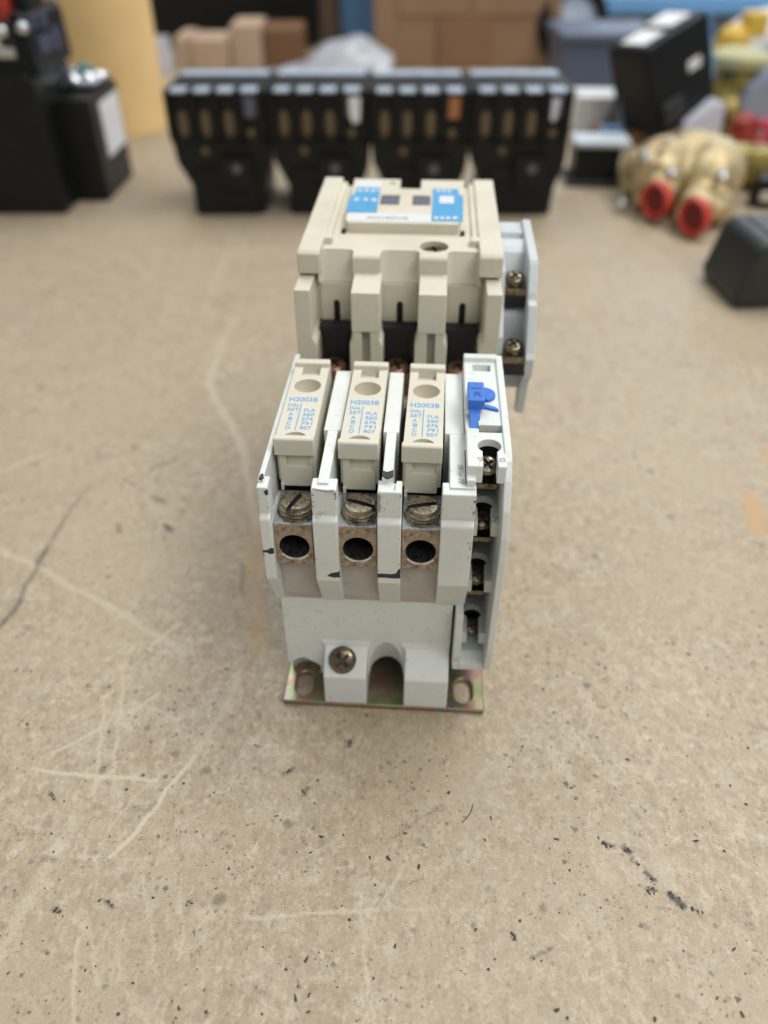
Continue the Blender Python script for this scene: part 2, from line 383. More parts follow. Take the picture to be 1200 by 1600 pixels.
    for sc, lo_, tone, st in ((190, 0.90, (0.12, 0.095, 0.08), 0.75), (420, 0.84, (0.06, 0.05, 0.045), 0.9), (800, 0.80, (0.09, 0.07, 0.055), 0.85), (1300, 0.80, (0.12, 0.09, 0.07), 0.7), (300, 0.88, (0.24, 0.16, 0.10), 0.6)):
        v2 = N(nt, 'ShaderNodeTexVoronoi'); v2.inputs['Scale'].default_value = sc; nt.links.new(rw.outputs[0], v2.inputs['Vector'])
        s2 = N(nt, 'ShaderNodeSeparateColor'); nt.links.new(v2.outputs['Color'], s2.inputs[0])
        sz = N(nt, 'ShaderNodeMath', operation='MULTIPLY_ADD'); nt.links.new(s2.outputs[1], sz.inputs[0]); sz.inputs[1].default_value = 0.2; nt.links.new(v2.outputs['Distance'], sz.inputs[2])
        near = ramp(nt, sz.outputs[0], [(0.24, 1.0), (0.42, 0.0)])
        pick = ramp(nt, s2.outputs[0], [(lo_, 0.0), (lo_ + 0.02, st)])
        mu = N(nt, 'ShaderNodeMath', operation='MULTIPLY'); nt.links.new(near, mu.inputs[0]); nt.links.new(pick, mu.inputs[1])
        mu2 = N(nt, 'ShaderNodeMath', operation='MULTIPLY'); nt.links.new(mu.outputs[0], mu2.inputs[0]); nt.links.new(patch, mu2.inputs[1])
        c = mixc(nt, mu2.outputs[0], c, tone)
    # scratches and stains recorded on the mesh, broken up by the grain
    for attr, tone, t0, t1 in (('pale_scratch', (0.56, 0.485, 0.375), 0.30, 1.35), ('rust_stain', (0.48, 0.30, 0.14), 0.15, 1.2), ('dark_stain', (0.085, 0.068, 0.06), 0.40, 1.15)):
        at = N(nt, 'ShaderNodeAttribute'); at.attribute_name = attr
        ad = N(nt, 'ShaderNodeMath', operation='MULTIPLY_ADD'); nt.links.new(noise(nt, co, 1000, 4, 0.7), ad.inputs[0]); ad.inputs[1].default_value = 1.5
        off = N(nt, 'ShaderNodeMath', operation='SUBTRACT'); nt.links.new(at.outputs['Fac'], off.inputs[0]); off.inputs[1].default_value = 0.52
        nt.links.new(off.outputs[0], ad.inputs[2])
        gate = N(nt, 'ShaderNodeMath', operation='MULTIPLY'); nt.links.new(ramp(nt, ad.outputs[0], [(t0, 0.0), (t1, 1.0)]), gate.inputs[0])
        nt.links.new(ramp(nt, at.outputs['Fac'], [(0.0, 0.0), (0.25, 1.0)]), gate.inputs[1])
        c = mixc(nt, gate.outputs[0], c, tone)
    nt.links.new(c, p.inputs['Base Color'])
    nt.links.new(ramp(nt, mid, [(0.3, 0.40), (0.7, 0.58)]), p.inputs['Roughness'])
    p.inputs['Specular IOR Level'].default_value = 0.5
    b = N(nt, 'ShaderNodeBump'); b.inputs['Strength'].default_value = 0.35; b.inputs['Distance'].default_value = 0.00025
    nt.links.new(noise(nt, co, 900, 5, 0.65), b.inputs['Height'])
    nt.links.new(b.outputs[0], p.inputs['Normal'])
    # sheet: fine grid near the camera, wide cells beyond
    xs = np.concatenate([[-1600, -900, -500, -300], np.arange(-190, 190.01, 0.7), [300, 500, 900, 1600]])
    ys = np.concatenate([[-400, -100], np.arange(40, 360.01, 0.75), [500, 800, 1300, 2300]])
    X, Y = np.meshgrid(xs, ys)
    n, k = len(ys), len(xs)
    P = np.stack([X.ravel(), Y.ravel()], 1)
    idx = np.arange(n * k).reshape(n, k)
    F = np.stack([idx[:-1, :-1], idx[:-1, 1:], idx[1:, 1:], idx[1:, :-1]], -1).reshape(-1, 4)
    me = bpy.data.meshes.new('workbench_top')
    me.vertices.add(n * k)
    me.vertices.foreach_set('co', np.concatenate([P * S, np.zeros((n * k, 1))], 1).astype(np.float32).ravel())
    me.loops.add(F.size); me.loops.foreach_set('vertex_index', F.astype(np.int32).ravel())
    me.polygons.add(len(F)); me.polygons.foreach_set('loop_start', np.arange(0, F.size, 4, dtype=np.int32))
    me.update(calc_edges=True)
    rs = np.random.RandomState(5)
    extra = []
    for _ in range(70):
        x, y = rs.uniform(-150, 150), rs.uniform(60, 300); a_ = rs.uniform(0, 3.14); L_ = rs.uniform(4, 26); k_ = rs.uniform(-0.5, 0.5)
        extra.append(([(x, y), (x + L_ * .5 * math.cos(a_), y + L_ * .5 * math.sin(a_)), (x + L_ * math.cos(a_ + k_ * .3), y + L_ * math.sin(a_ + k_ * .3))], rs.uniform(0.3, 0.8), rs.uniform(0.18, 0.4)))
    LIGHT_MARKS.extend(extra)
    jit = np.stack([np.interp(P[:, 1], np.linspace(0, 400, 90), np.random.randn(90)), np.interp(P[:, 0], np.linspace(-200, 200, 90), np.random.randn(90))], 1) * 0.45
    for name, marks, soft in (('pale_scratch', LIGHT_MARKS, 0.7), ('dark_stain', DARK_MARKS, 0.8), ('rust_stain', RUST_MARKS, 1.0)):
        val = np.zeros(len(P))
        for pts, w, st in marks:
            lo = np.min(pts, 0) - 3 * w - 2; hi = np.max(pts, 0) + 3 * w + 2
            sel = np.where((P[:, 0] > lo[0]) & (P[:, 0] < hi[0]) & (P[:, 1] > lo[1]) & (P[:, 1] < hi[1]))[0]
            if not len(sel): continue
            q = P[sel] + jit[sel] * min(1.0, w)
            d = np.min([seg_dist(q, a, b) for a, b in zip(pts, pts[1:])], 0)
            val[sel] = np.maximum(val[sel], st * np.clip(1.25 - d / (w * 0.78 * soft + 0.32), 0, 1))
        at = me.attributes.new(name, 'FLOAT', 'POINT')
        at.data.foreach_set('value', val.astype(np.float32))
    me.materials.append(m)
    o = bpy.data.objects.new('workbench_top', me); COL.objects.link(o)
    o['kind'] = 'structure'
    return o
bench()
# ------------------------------------------------------------------ the motor starter
ST = thing('motor_starter', 'cream and pale grey motor starter with three cream heater blocks standing alone in front', 'motor starter',
           (-0.3, 154.7, 0), R(-3.5))

# --- zinc base plate with slotted ears
b = Mesh().box(-32.5, 32.3, 0, 168, 0.05, 2.2, bevel=0)
cuts = []
for cx in (-26.2, 25.7):
    c = Mesh().prism([(cx + 3.0 * math.cos(t), 5.6 + 3.0 * math.sin(t)) for t in np.linspace(math.pi, 2 * math.pi, 14)] +
                     [(cx + 3.0 * math.cos(t), 9.4 + 3.0 * math.sin(t)) for t in np.linspace(0, math.pi, 14)], 'z', -1, 4, bevel=0)
    cuts.append(c)
b.build('base_plate', 'zinc', ST, cuts, edge=0.35)

# --- overload housing: lower wall, feet, body behind the lugs
h = Mesh()
h.prism([(8, 7), (8, 41.5), (7.6, 43.5), (7.6, 60), (20, 60), (20, 72), (63, 72), (63, 2.4), (13, 2.4), (13, 7)], 'x', -31.2, 20.4, bevel=0.3)
ho = h.build('overload_housing', ['grey', 'grey_brown'], ST, [
    Mesh().cyl((0.6, 9.6, 5.0), (0, -0.38, 0.92), 5.6, 34, 40),
    Mesh().prism([(-5.0, 0), (6.2, 0), (6.2, 7.5), (5.0, 9.0), (2.6, 10.2), (0.6, 10.5), (-1.4, 10.2), (-3.8, 9.0), (-5.0, 7.5)], 'y', 5, 46, bevel=0),
    Mesh().lathe([(5.6, -8), (5.6, 5), (0.2, 9)], (-26.2, 9.5, 6), (0, -0.3, 1), 40),
])
for x0, x1, t0, t1 in ((-18.7, -5.3, -21.2, -3.4), (6.5, 20.2, 3.4, 20.35)):
    f = Mesh()
    v = [(x0, 0, 2.3), (x1, 0, 2.3), (x1, 0, 15), (x0, 0, 15), (t0, 8.3, 24.4), (t1, 8.3, 24.4),
         (x0, 9.5, 2.3), (x1, 9.5, 2.3), (x0, 7.2, 21.5), (x1, 7.2, 21.5)]
    f.poly(v, [(0, 1, 2, 3), (3, 2, 9, 8), (8, 9, 5, 4), (0, 3, 8, 6), (1, 7, 9, 2), (6, 8, 4), (7, 5, 9), (0, 6, 7, 1), (6, 4, 5, 7)], bevel=0.45)
    f.build('housing_foot', 'grey', ST)

# --- ledge under the lugs, one per pole; shade put into its brown-grey colour
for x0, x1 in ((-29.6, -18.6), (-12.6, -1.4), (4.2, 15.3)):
    Mesh().prism([(7.7, 42.0), (6.8, 45), (6.4, 60.6), (14, 60.6), (14, 42)], 'x', x0, x1, bevel=0.2).build('lug_ledge', 'grey_brown', ST)

# --- dividers between the poles
def divider(pil, thin, thick, yb, ext=None, top=89.2, wide_from=26.5):
    d = Mesh()
    d.prism([(1.3, 87.7), (3.8, 88.1), (6, 88.1), (6, 60), (16, 60), (16, 44), (7.9, 41.2), (0.0, 57), (0.0, 77.8), (0.3, 78.3), (1.5, 79.3), (1.3, 80.1)], 'x', *pil, bevel=0.3)
    d.prism([(3.2, 88.6), (wide_from + 1, top), (wide_from + 1, 62), (5, 62)], 'x', *thin, bevel=0.25)
    d.prism([(wide_from, top + 0.1), (yb, top + 0.1), (yb, 62), (wide_from, 62)], 'x', *thick, bevel=0.25)
    d.box(pil[0] + 0.4, pil[1] - 0.4, 5.5, 20, 60, 73, bevel=0)
    return d
divider((-32.5, -29.6), (-32.5, -31.0), (-32.5, -30.9), 70).build('divider_wall', 'grey', ST)
divider((-18.5, -12.0), (-17.0, -14.1), (-18.1, -13.2), 60).build('divider_wall', 'grey', ST)
br = divider((-1.5, 4.7), (-0.6, 2.2), (-1.5, 2.9), 60)
broken = Mesh().poly([(-1.5, 2.0, 87.0), (3, 2.0, 86.6), (-1.5, 5.6, 86.9), (3.4, 7.2, 87.2), (-1.5, 2, 95), (3, 2, 95), (-1.5, 6.6, 95), (3.4, 8.6, 95)],
    [(0, 1, 3, 2), (4, 6, 7, 5), (0, 4, 5, 1), (2, 3, 7, 6), (0, 2, 6, 4), (1, 5, 7, 3)])
broken2 = Mesh().poly([(-2, -1, 86.2), (-0.6, -1, 88.5), (-2, 5, 86.2), (-0.3, 5, 88.5), (-2, -1, 95), (-0.6, -1, 95), (-2, 5, 95), (-0.3, 5, 95)],
    [(0, 1, 3, 2), (4, 6, 7, 5), (0, 4, 5, 1), (2, 3, 7, 6), (0, 2, 6, 4), (1, 5, 7, 3)])
br.build('divider_wall', 'grey', ST, [broken, broken2])['label'] = 'divider with its top edge broken off and blackened'
divider((15.0, 23.6), (16.8, 23.4), (15.5, 20.8), 60, top=89.3).build('divider_wall', 'grey', ST)

# bay floors under the heaters, near-black: the bay's shade put into the colour
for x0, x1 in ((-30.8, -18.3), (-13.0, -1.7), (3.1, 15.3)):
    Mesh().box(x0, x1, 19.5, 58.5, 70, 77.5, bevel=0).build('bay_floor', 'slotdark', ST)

# --- terminal lugs and slotted clamp screws
def lug(cx):
    l = Mesh()
    l.box(-5.2, 5.2, 2.6, 17.5, 60.4, 74.8, 0, bevel=0.25)
    o = l.build('terminal_lug', ['tarnish', 'steel', 'bore', 'bright'])
    cut(o, Mesh().cyl((0, -1, 66.9), (0, 1, 0), 4.15, 16, 40))
    cut(o, Mesh().cyl((0, 8.6, 66), (0, 0, 1), 4.85, 14, 40))
    for p in o.data.polygons:
        c, n = p.center / S, p.normal
        r = math.hypot(c.x, c.z - 66.9)
        if n.z > 0.7 and c.z > 74: p.material_index = 1
        elif r < 4.6 and c.y > 2.8: p.material_index = 2
        elif c.z > 67 and math.hypot(c.x, c.y - 8.6) < 5: p.material_index = 2
        elif abs(n.x) > 0.8 or n.z < -0.7: p.material_index = 1
    soften(o.data, 0.14)
    # worn lip low in the wire hole's mouth, its glint built in as bright metal
    lip = Mesh()
    pts = []
    for t in np.linspace(R(218), R(322), 22):
        pts.append((t,))
    v = []; f = []
    for i, (t,) in enumerate(pts):
        for rr, yy in ((4.75 + 0.12 * math.sin(9 * t), 2.42), (4.18, 2.62), (3.92, 5.8 + 1.3 * math.sin(5 * t))):
            v.append((rr * math.cos(t), yy, 66.9 + rr * math.sin(t)))
    for i in range(len(pts) - 1):
        for k in range(2):
            a = i * 3 + k
            f.append((a, a + 1, a + 4, a + 3))
    lip.poly(v, f, smooth=True).build('worn_glint_lip', 'bright', o)
    o.location = Vector((cx, 0, 0)) * S
    o.parent = ST
    return o
for cx in (-24.3, -6.95, 10.05): lug(cx)

def clamp_screw(cx, cy, ang, z=71.5):
    s = Mesh()
    prof = [(4.0, 0)]
    for i in range(5):
        zz = 0.3 + i * 1.12
        prof += [(3.95, zz), (4.66, zz + 0.42), (4.66, zz + 0.6), (3.95, zz + 1.0)]
    prof += [(3.95, 5.75), (4.15, 5.9), (4.15, 6.55), (3.9, 6.85), (2.4, 6.95), (0, 6.97)]
    s.lathe(prof, (0, 0, 0), (0, 0, 1), 48)
    o = s.build('clamp_screw', ['screw', 'soot_shade'], ST, [Mesh().box(-6, 6, -0.68, 0.68, 5.2, 9, bevel=0)], smooth_angle=40)
    for p in o.data.polygons:
        if abs(p.center.y / S) < 0.72 and p.center.z / S < 6.6 and p.center.z / S > 5.1 and (p.normal.z > 0.9 or abs(p.normal.y) > 0.9): p.material_index = 1  # slot faces near-black: the shade of the slot put into the colour
    o.location = Vector((cx, cy, z)) * S
    o.rotation_euler = (0.02, 0.03, R(ang))
clamp_screw(-24.2, 8.5, 70)
clamp_screw(-6.9, 8.6, -17)
clamp_screw(10.0, 8.6, 17)

# --- heater blocks with printed dial chart
def heater():
    h = Mesh()
    h.box(-5.25, 5.25, 18.2, 59.4, 77.5, 91.6, bevel=0)
    o = h.build('heater_block', ['heater'], ST, [
        Mesh().lathe([(3.95, 2), (3.9, -1.5), (3.3, -5.0), (1.3, -6.4), (1.2, -11)], (0, 45.8, 91.6), (0, 0, 1), 44),
        Mesh().lathe([(3.5, 2), (3.3, -3.5), (1.6, -5)], (0, 17.6, 91.6), (0, 0, 1), 44),
        Mesh().box(-2.7, 2.7, 52.2, 57.6, 89.6, 95, bevel=0),
    ], edge=0.12)
    hh = Mesh()
    hh.box(-5.4, 5.4, 57.2, 60.2, 84, 92.9, bevel=0.45)
    hh.build('back_lip', 'heater', o)
    hh = Mesh()
    hh.prism([(16.2, 87.0), (16.2, 92.0), (16.7, 92.4), (18.3, 92.4), (18.3, 86.6), (17, 86.6)], 'x', -5.6, 5.3, bevel=0.3)
    hh.build('front_lip', 'heater', o)
    st = Mesh()
    st.prism([(17.2, 75.9), (17.2, 87), (23, 87), (23, 77.5)], 'x', -4.7, 4.3, bevel=0.35)
    so = st.build('heater_stem', 'heater', o, [Mesh().box(-2.6, 4.0, 14, 22, 82.6, 86.6, bevel=0)])
    Mesh().box(-4.7, -3.9, 16.7, 18.4, 74.9, 77, bevel=0.15).build('locating_tab', 'heater', o)
    w = Mesh()
    w.poly([(-2.7, 21.8, 82.5), (4.1, 21.8, 82.5), (4.1, 21.2, 86.7), (-2.7, 21.2, 86.7), (1.4, 19.6, 83.2), (0.2, 20.0, 85.4)],
           [(0, 1, 4), (1, 2, 5, 4), (2, 3, 5), (3, 0, 4, 5)], smooth=False).build('stem_window', 'amber', o)
    z = 91.62
    def t(body, size, x, y, w=None, bold=0.02):
        text('printed_text', body, size, (x, y, z), 'blueink', o, w, bold=bold, depth=0.03)
    t('H2003B', 3.1, -4.35, 36.9, 8.2, 0.05)
    t('DIAL', 2.3, -4.3, 34.0, 3.3)
    t('SET', 2.3, -4.1, 31.6, 3.3)
    for i, (a, c) in enumerate((('A', '560'), ('B', '676'), ('C', '791'), ('D', '907'))):
        yy = 29.1 - i * 2.3
        t(a, 2.3, -3.3, yy, 1.25)
        t(c, 2.3, 0.6, yy, 3.2)
    t('FLA', 2.3, 0.6, 31.4, 3.2)
    Mesh().box(-0.55, -0.28, 21.9, 35.8, 91.6, 91.66, bevel=0).build('printed_line', 'blueink', o)
    return o
H0 = heater()
for i, (cx, tw, dy, dz) in enumerate(((-24.75, 0.5, 0.2, 0.15), (-7.55, -0.3, -0.1, 0.0), (9.35, -0.8, -0.2, -0.2))):
    o = H0 if i == 0 else copy_tree(H0, ST)
    o.location = Vector((cx, dy, dz)) * S
    o.rotation_euler = (R(0.2 * i - 0.2), 0, R(tw))
bpy.context.view_layer.update()

# --- chips and soot on the dividers (thin irregular scabs sitting on the plastic)
rnd_chip = random.Random(3)
def scab(pts, y=None, z=None, mat='soot_shade', th=0.12):
    c = Mesh()
    if z is None: c.prism(pts, 'y', y - th, y + 0.3, bevel=0)
    else: c.prism(pts, 'z', z - 0.3, z + th, bevel=0)
    c.build('chip_mark', mat, ST)
scab([(-15.4, 58.9), (-14.2, 60.0), (-12.5, 60.4), (-11.95, 60.7), (-11.9, 58.4), (-12.6, 58.6), (-13.6, 58.4)], y=0.0)
scab([(-1.55, 60.3), (-0.6, 60.6), (2.4, 60.5), (3.6, 60.9), (4.2, 62.4), (4.75, 62.6), (4.75, 59.2), (3.2, 59.0), (0.3, 59.2), (-1.55, 59.1)], y=0.0)
scab([(-32.5, 67.4), (-31.2, 67.6), (-30.2, 68.4), (-29.55, 68.2), (-29.55, 66.5), (-30.6, 66.2), (-31.6, 66.9), (-32.5, 66.4)], y=0.0)
scab([(-32.2, 3.6), (-31.2, 3.2), (-30.95, 4.6), (-31.4, 6.0), (-32.0, 5.6)], z=88.75)
scab([(-30.6, 86.5), (-29.9, 87.2), (-29.55, 87.0), (-29.55, 85.6), (-30.2, 85.4)], y=1.3)
scab([(-18.2, 1.5), (-16.5, 1.25), (-14.2, 0.95), (-12.4, 1.3), (-12.4, 1.6), (-14.0, 1.35), (-16.3, 1.6), (-18.2, 1.9)], z=87.75, mat='emboss', th=0.05)
scab([(-12.3, 86.9), (-12.05, 87.2), (-12.0, 85.4), (-12.2, 84.9)], y=1.3, mat='emboss')
scab([(-1.45, 87.2), (-0.5, 86.5), (-0.9, 84.5), (-0.7, 82), (-1.45, 80.6)], y=1.25, mat='emboss')
for _ in range(26):
    x = -1.4 + abs(random.gauss(0, 0.8)); z = 84 + random.gauss(0, 2.2); r = random.uniform(0.06, 0.2)
    if z < 87.3 and z > 80.6: scab([(x + r * math.cos(a) * random.uniform(.6, 1.2), z + r * math.sin(a) * random.uniform(.6, 1.2)) for a in np.linspace(0, 5.2, 6)], y=1.32, th=0.05)
for _ in range(16):
    x = 23.3 - abs(random.gauss(0, 0.4)); z = random.choice((83, 71)) + random.gauss(0, 1.8); r = random.uniform(0.06, 0.24)
    scab([(x + r * math.cos(a) * random.uniform(.6, 1.2), z + r * math.sin(a) * random.uniform(.6, 1.2)) for a in np.linspace(0, 5.2, 6)], y=(1.33 if z > 80.5 else 0.02), th=0.05)
for _ in range(34):
    i_ = rnd_chip.randrange(4); xe = ((-32.4, -29.7), (-18.4, -12.1), (-1.4, 4.6), (15.1, 23.5))[i_][rnd_chip.randrange(2)]
    z = rnd_chip.choice((rnd_chip.uniform(58, 77), rnd_chip.uniform(81, 87))); r = rnd_chip.uniform(0.08, 0.26)
    scab([(xe + (0.5 if xe in (-32.4, -18.4, -1.4, 15.1) else -0.5) * rnd_chip.random() + r * math.cos(a) * rnd_chip.uniform(.4, 1.3), z + 1.5 * r * math.sin(a) * rnd_chip.uniform(.5, 1.3)) for a in np.linspace(0, 5.2, 7)], y=(1.32 if z > 80 else 0.02), th=0.05, mat=rnd_chip.choice(('emboss', 'soot_shade', 'grey_brown')))
scab([(-0.5, 9.2), (0.6, 8.6), (2.2, 9.6), (2.3, 7.0), (0.9, 6.0), (-0.55, 6.6)], z=88.72, mat='soot_shade', th=0.1)

# --- side terminal block with reset lever
sb = Mesh()
sb.prism([(63, 95.0), (60.2, 95.0), (59.8, 93.6), (6.2, 93.4), (6.2, 88.0), (10.5, 88.0), (11.5, 91.2), (27, 91.2), (27, 10), (63, 10)], 'x', 20.95, 31.0, bevel=0.3)
key = []
sbo = sb.build('side_block', ['grey'], ST, [
    Mesh().box(23.6, 28.9, 54.6, 58.4, 91.4, 97, bevel=0),
    Mesh().box(24.4, 30.8, 21.7, 25.2, 89.5, 97, bevel=0),
    Mesh().cyl((26.9, 15.4, 85), (0, 0, 1), 3.05, 12, 40),
    Mesh().box(25.0, 28.8, 3, 15.4, 85, 97, bevel=0),
    Mesh().box(20.9, 24.4, 23.5, 31, 92.2, 97, bevel=0),
], edge=0.15)
ow = Mesh()
ow.prism([(63, 94.6), (13, 94.0), (9.5, 92.8), (6.0, 89.0), (1.6, 82.4), (-1.2, 75.5), (-2.2, 69), (-2.0, 55), (-1.0, 31), (1.2, 22), (4.2, 17.5), (63, 17.5)], 'x', 30.6, 32.6, bevel=0.35)
ow.build('side_wall', 'grey', ST)
iw = Mesh()
iw.prism([(3.2, 42), (2.4, 34), (3.0, 24), (5, 17.5), (30, 17.5), (30, 42)], 'x', 21.1, 23.4, bevel=0.3)
iw.build('channel_wall', 'grey', ST)
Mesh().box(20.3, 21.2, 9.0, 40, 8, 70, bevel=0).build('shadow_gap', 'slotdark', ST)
Mesh().box(23.0, 30.8, 24, 28, 10, 90, bevel=0).build('channel_back', 'grey_brown', ST)
Mesh().prism([(3.2, 18), (3.2, 20.6), (7, 22.6), (26, 22.6), (26, 18)], 'x', 23.2, 30.8, bevel=0.4).build('channel_sill', 'grey', ST)
Mesh().prism([(3.6, 17.2), (3.6, 20.2), (26, 20.2), (26, 17.2)], 'x', 21.2, 32.2, bevel=0.4).build('channel_foot', 'grey', ST)
def deck(zt, n):
    d = Mesh().prism([(6.4, zt), (6.4, zt - 4.6), (10.5, zt - 4.6), (11.5, zt - 2.2), (25, zt - 2.2), (25, zt)], 'x', 23.3, 30.7, bevel=0.25)
    d.build('terminal_deck', 'grey', ST, [Mesh().cyl((26.9, 15.4, zt - 9), (0, 0, 1), 2.9, 14, 36), Mesh().box(25.05, 28.75, 3, 15.4, zt - 9, zt + 5, bevel=0)], edge=0.15)
for i, zt in enumerate((74.5, 53.2, 31.2)): deck(zt, i)
def cross_screw(org, d, r, parent, mat='darkscrew', rot=0.4, name='terminal_screw', dome=0.32):
    s = Mesh()
    s.lathe([(r * 0.5, -3), (r * 0.5, -0.6), (r, -0.6), (r, 0.25), (r * 0.93, dome * r * 0.55), (r * 0.72, dome * r * 0.85), (r * 0.4, dome * r * 1.0), (0, dome * r * 1.05)], (0, 0, 0), (0, 0, 1), 36)
    w = r * 0.13; L = r * 0.6; top = dome * r * 1.2 + 1
    o = s.build(name, [mat, 'crossdark'], parent, [Mesh().box(-L, L, -w, w, -0.3, top, bevel=0), Mesh().box(-w, w, -L, L, -0.3, top, bevel=0)], smooth_angle=40)
    for p in o.data.polygons:
        c = p.center / S
        if c.z < dome * r * 0.8 and math.hypot(c.x, c.y) < L * 0.98 and c.z > -0.5: p.material_index = 1
    o.location = Vector(org) * S
    q = Vector((0, 0, 1)).rotation_difference(Vector(d).normalized()).to_matrix().to_4x4() @ Matrix.Rotation(rot, 4, 'Z')
    o.rotation_euler = q.to_euler()
    return o
for zt, cy, m, tilt in ((93.4, 14.6, 'screw', 0.6), (74.5, 14.6, 'darkscrew', 0.55), (53.2, 14.4, 'darkscrew', 0.6), (31.2, 14.2, 'darkscrew', 0.6)):
    cross_screw((26.9, cy, zt - 5.6), (0, -tilt, 1), 2.8, ST, m, random.uniform(0, 1.5))
    Mesh().box(24.0, 30.0, 13.0, 23, zt - 12.4, zt - 10.6, bevel=0.2).build('contact_plate', 'darkscrew', ST)  # darker metal here carries the shade of the pocket
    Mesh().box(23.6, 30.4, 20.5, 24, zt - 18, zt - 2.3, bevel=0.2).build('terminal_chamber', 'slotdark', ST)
# engraved numbers beside the keyholes
for s_, x, y, z in (('9', 23.4, 8.2, 93.42), ('8', 29.0, 8.2, 93.42), ('7', 28.95, 7.4, 74.52)):
    text('engraved_number', s_, 2.9, (x, y, z), 'emboss', ST, 1.6, depth=0.02)
for i, s_ in enumerate(('2', 'T', '3')):
    text('engraved_number', s_, 2.4, (18.6, 10.6 - i * 3.0, 89.22), 'emboss', ST, 1.7, depth=0.03, rot=(R(0.9), 0, 0))
# fine seam of the inset side piece
Mesh().box(20.75, 21.0, 4.5, 19, 89.0, 89.4, bevel=0).build('seam', 'slotdark', ST)
Mesh().box(21.0, 23.3, 3.8, 22, 84, 90.6, bevel=0.3).build('inset_strip', 'grey', ST)
Mesh().box(27, 28.4, -2.2, 0, 55, 55.1, bevel=0)
# slot mark on the riser between decks
Mesh().box(25.4, 28.6, 23.7, 24.3, 44, 45.4, bevel=0)

rl = Mesh()
rl.box(21.5, 26.1, 31.0, 41.2, 94.6, 97.6, bevel=0.35)
rl.prism([(31.6, 95.2), (24.6, 92.4), (40, 92.4), (40, 95.2)], 'x', 22.1, 24.9, bevel=0.2)
RLo = rl.build('reset_lever', 'blue', ST)
def ellipse_piece(cx, cy, rx, ry, a0, a1, z0, z1):
    return Mesh().prism([(cx + rx * math.cos(t), cy + ry * math.sin(t)) for t in np.linspace(a0, a1, 22)], 'z', z0, z1, bevel=0.12)
ellipse_piece(26.2, 40.2, 3.4, 3.6, R(-75), R(150), 93.3, 94.4).build('lever_disc', 'blue', RLo)
ellipse_piece(25.2, 31.9, 4.9, 2.9, R(0), R(120), 93.3, 94.2).build('lever_wing', 'blue', RLo)
text('raised_letter', 'R', 3.2, (22.9, 33.3, 97.62), 'blue', RLo, 2.3, depth=0.05, bold=0.06)
MT['bluedark'] = surf('blue_plastic_engraving', (0.02, 0.075, 0.30), 0.5, 0, 0.1, 300)
RLo.children[-1].data.materials[0] = MT['bluedark']
Mesh().box(22.3, 25.3, 37.3, 37.8, 97.6, 97.66, bevel=0).build('raised_bar', 'bluedark', RLo)

# screw on the left foot
cross_screw((-12.9, 3.6, 19.2), (0, -0.74, 0.67), 4.3, ST, 'darkscrew', 0.75, 'mounting_screw', 0.3)

# --- contactor (dark tunnel floor under the foot arch belongs to the plate)
cb = Mesh()
cb.box(-31.5, 31.5, 90, 165, 2.3, 88, 0, bevel=0.6)
cb.box(-31.5, 31.5, 74.5, 92, 2.3, 70, 0, bevel=0.6)
cb.build('contactor_body', 'cream', ST)
# front pillars
def pillar(x0, x1, legs=True):
    p = Mesh()
    if legs:
        p.prism([(74, 108.6), (83.5, 109.6), (88, 109.6), (88, 95.5), (74, 95.5)], 'x', x0, x1, bevel=0.35)
        xm = (x0 + x1) / 2
        for a, c, s_ in ((x0 + 0.2, xm - 1.3, -1), (xm + 1.3, x1 - 0.2, 1)):
            lo = [(a, 70), (c, 70), (c, 96), (a, 96)]
            e = [(a - 1.0, 70), (c, 70), (c, 95.8), (a, 95.8), (a, 92.6), (a - 1.0, 90.6)] if s_ < 0 else [(a, 70), (c + 1.0, 70), (c + 1.0, 90.6), (c, 92.6), (c, 95.8), (a, 95.8)]
            p.prism(e, 'y', 74.4, 88, bevel=0.3)
    else:
        e = [(x0, 70), (x1, 70), (x1, 108.9), (x0, 108.9)]
        inner = x1 if x0 < 0 else x0
        s_ = 1 if x0 < 0 else -1
        e = [(x0, 70), (x1 + 1.3, 70), (x1 + 1.3, 90.5), (x1, 93), (x1, 109), (x0, 109)] if s_ > 0 else [(x0 - 1.3, 70), (x1, 70), (x1, 109), (x0, 109), (x0, 93), (x0 - 1.3, 90.5)]
        p.prism(e, 'y', 74.2, 90, bevel=0.35)
    return p.build('front_pillar', 'cream', ST)
pillar(-32.4, -27.4, False); pillar(-14.6, -5.6); pillar(6.4, 15.2); pillar(27.4, 32.3, False)
for xm in (-10.1, 10.8):
    Mesh().box(xm - 1.4, xm + 1.4, 77.5, 88, 70, 95.7, bevel=0).build('pillar_slot_back', 'grey_brown', ST)
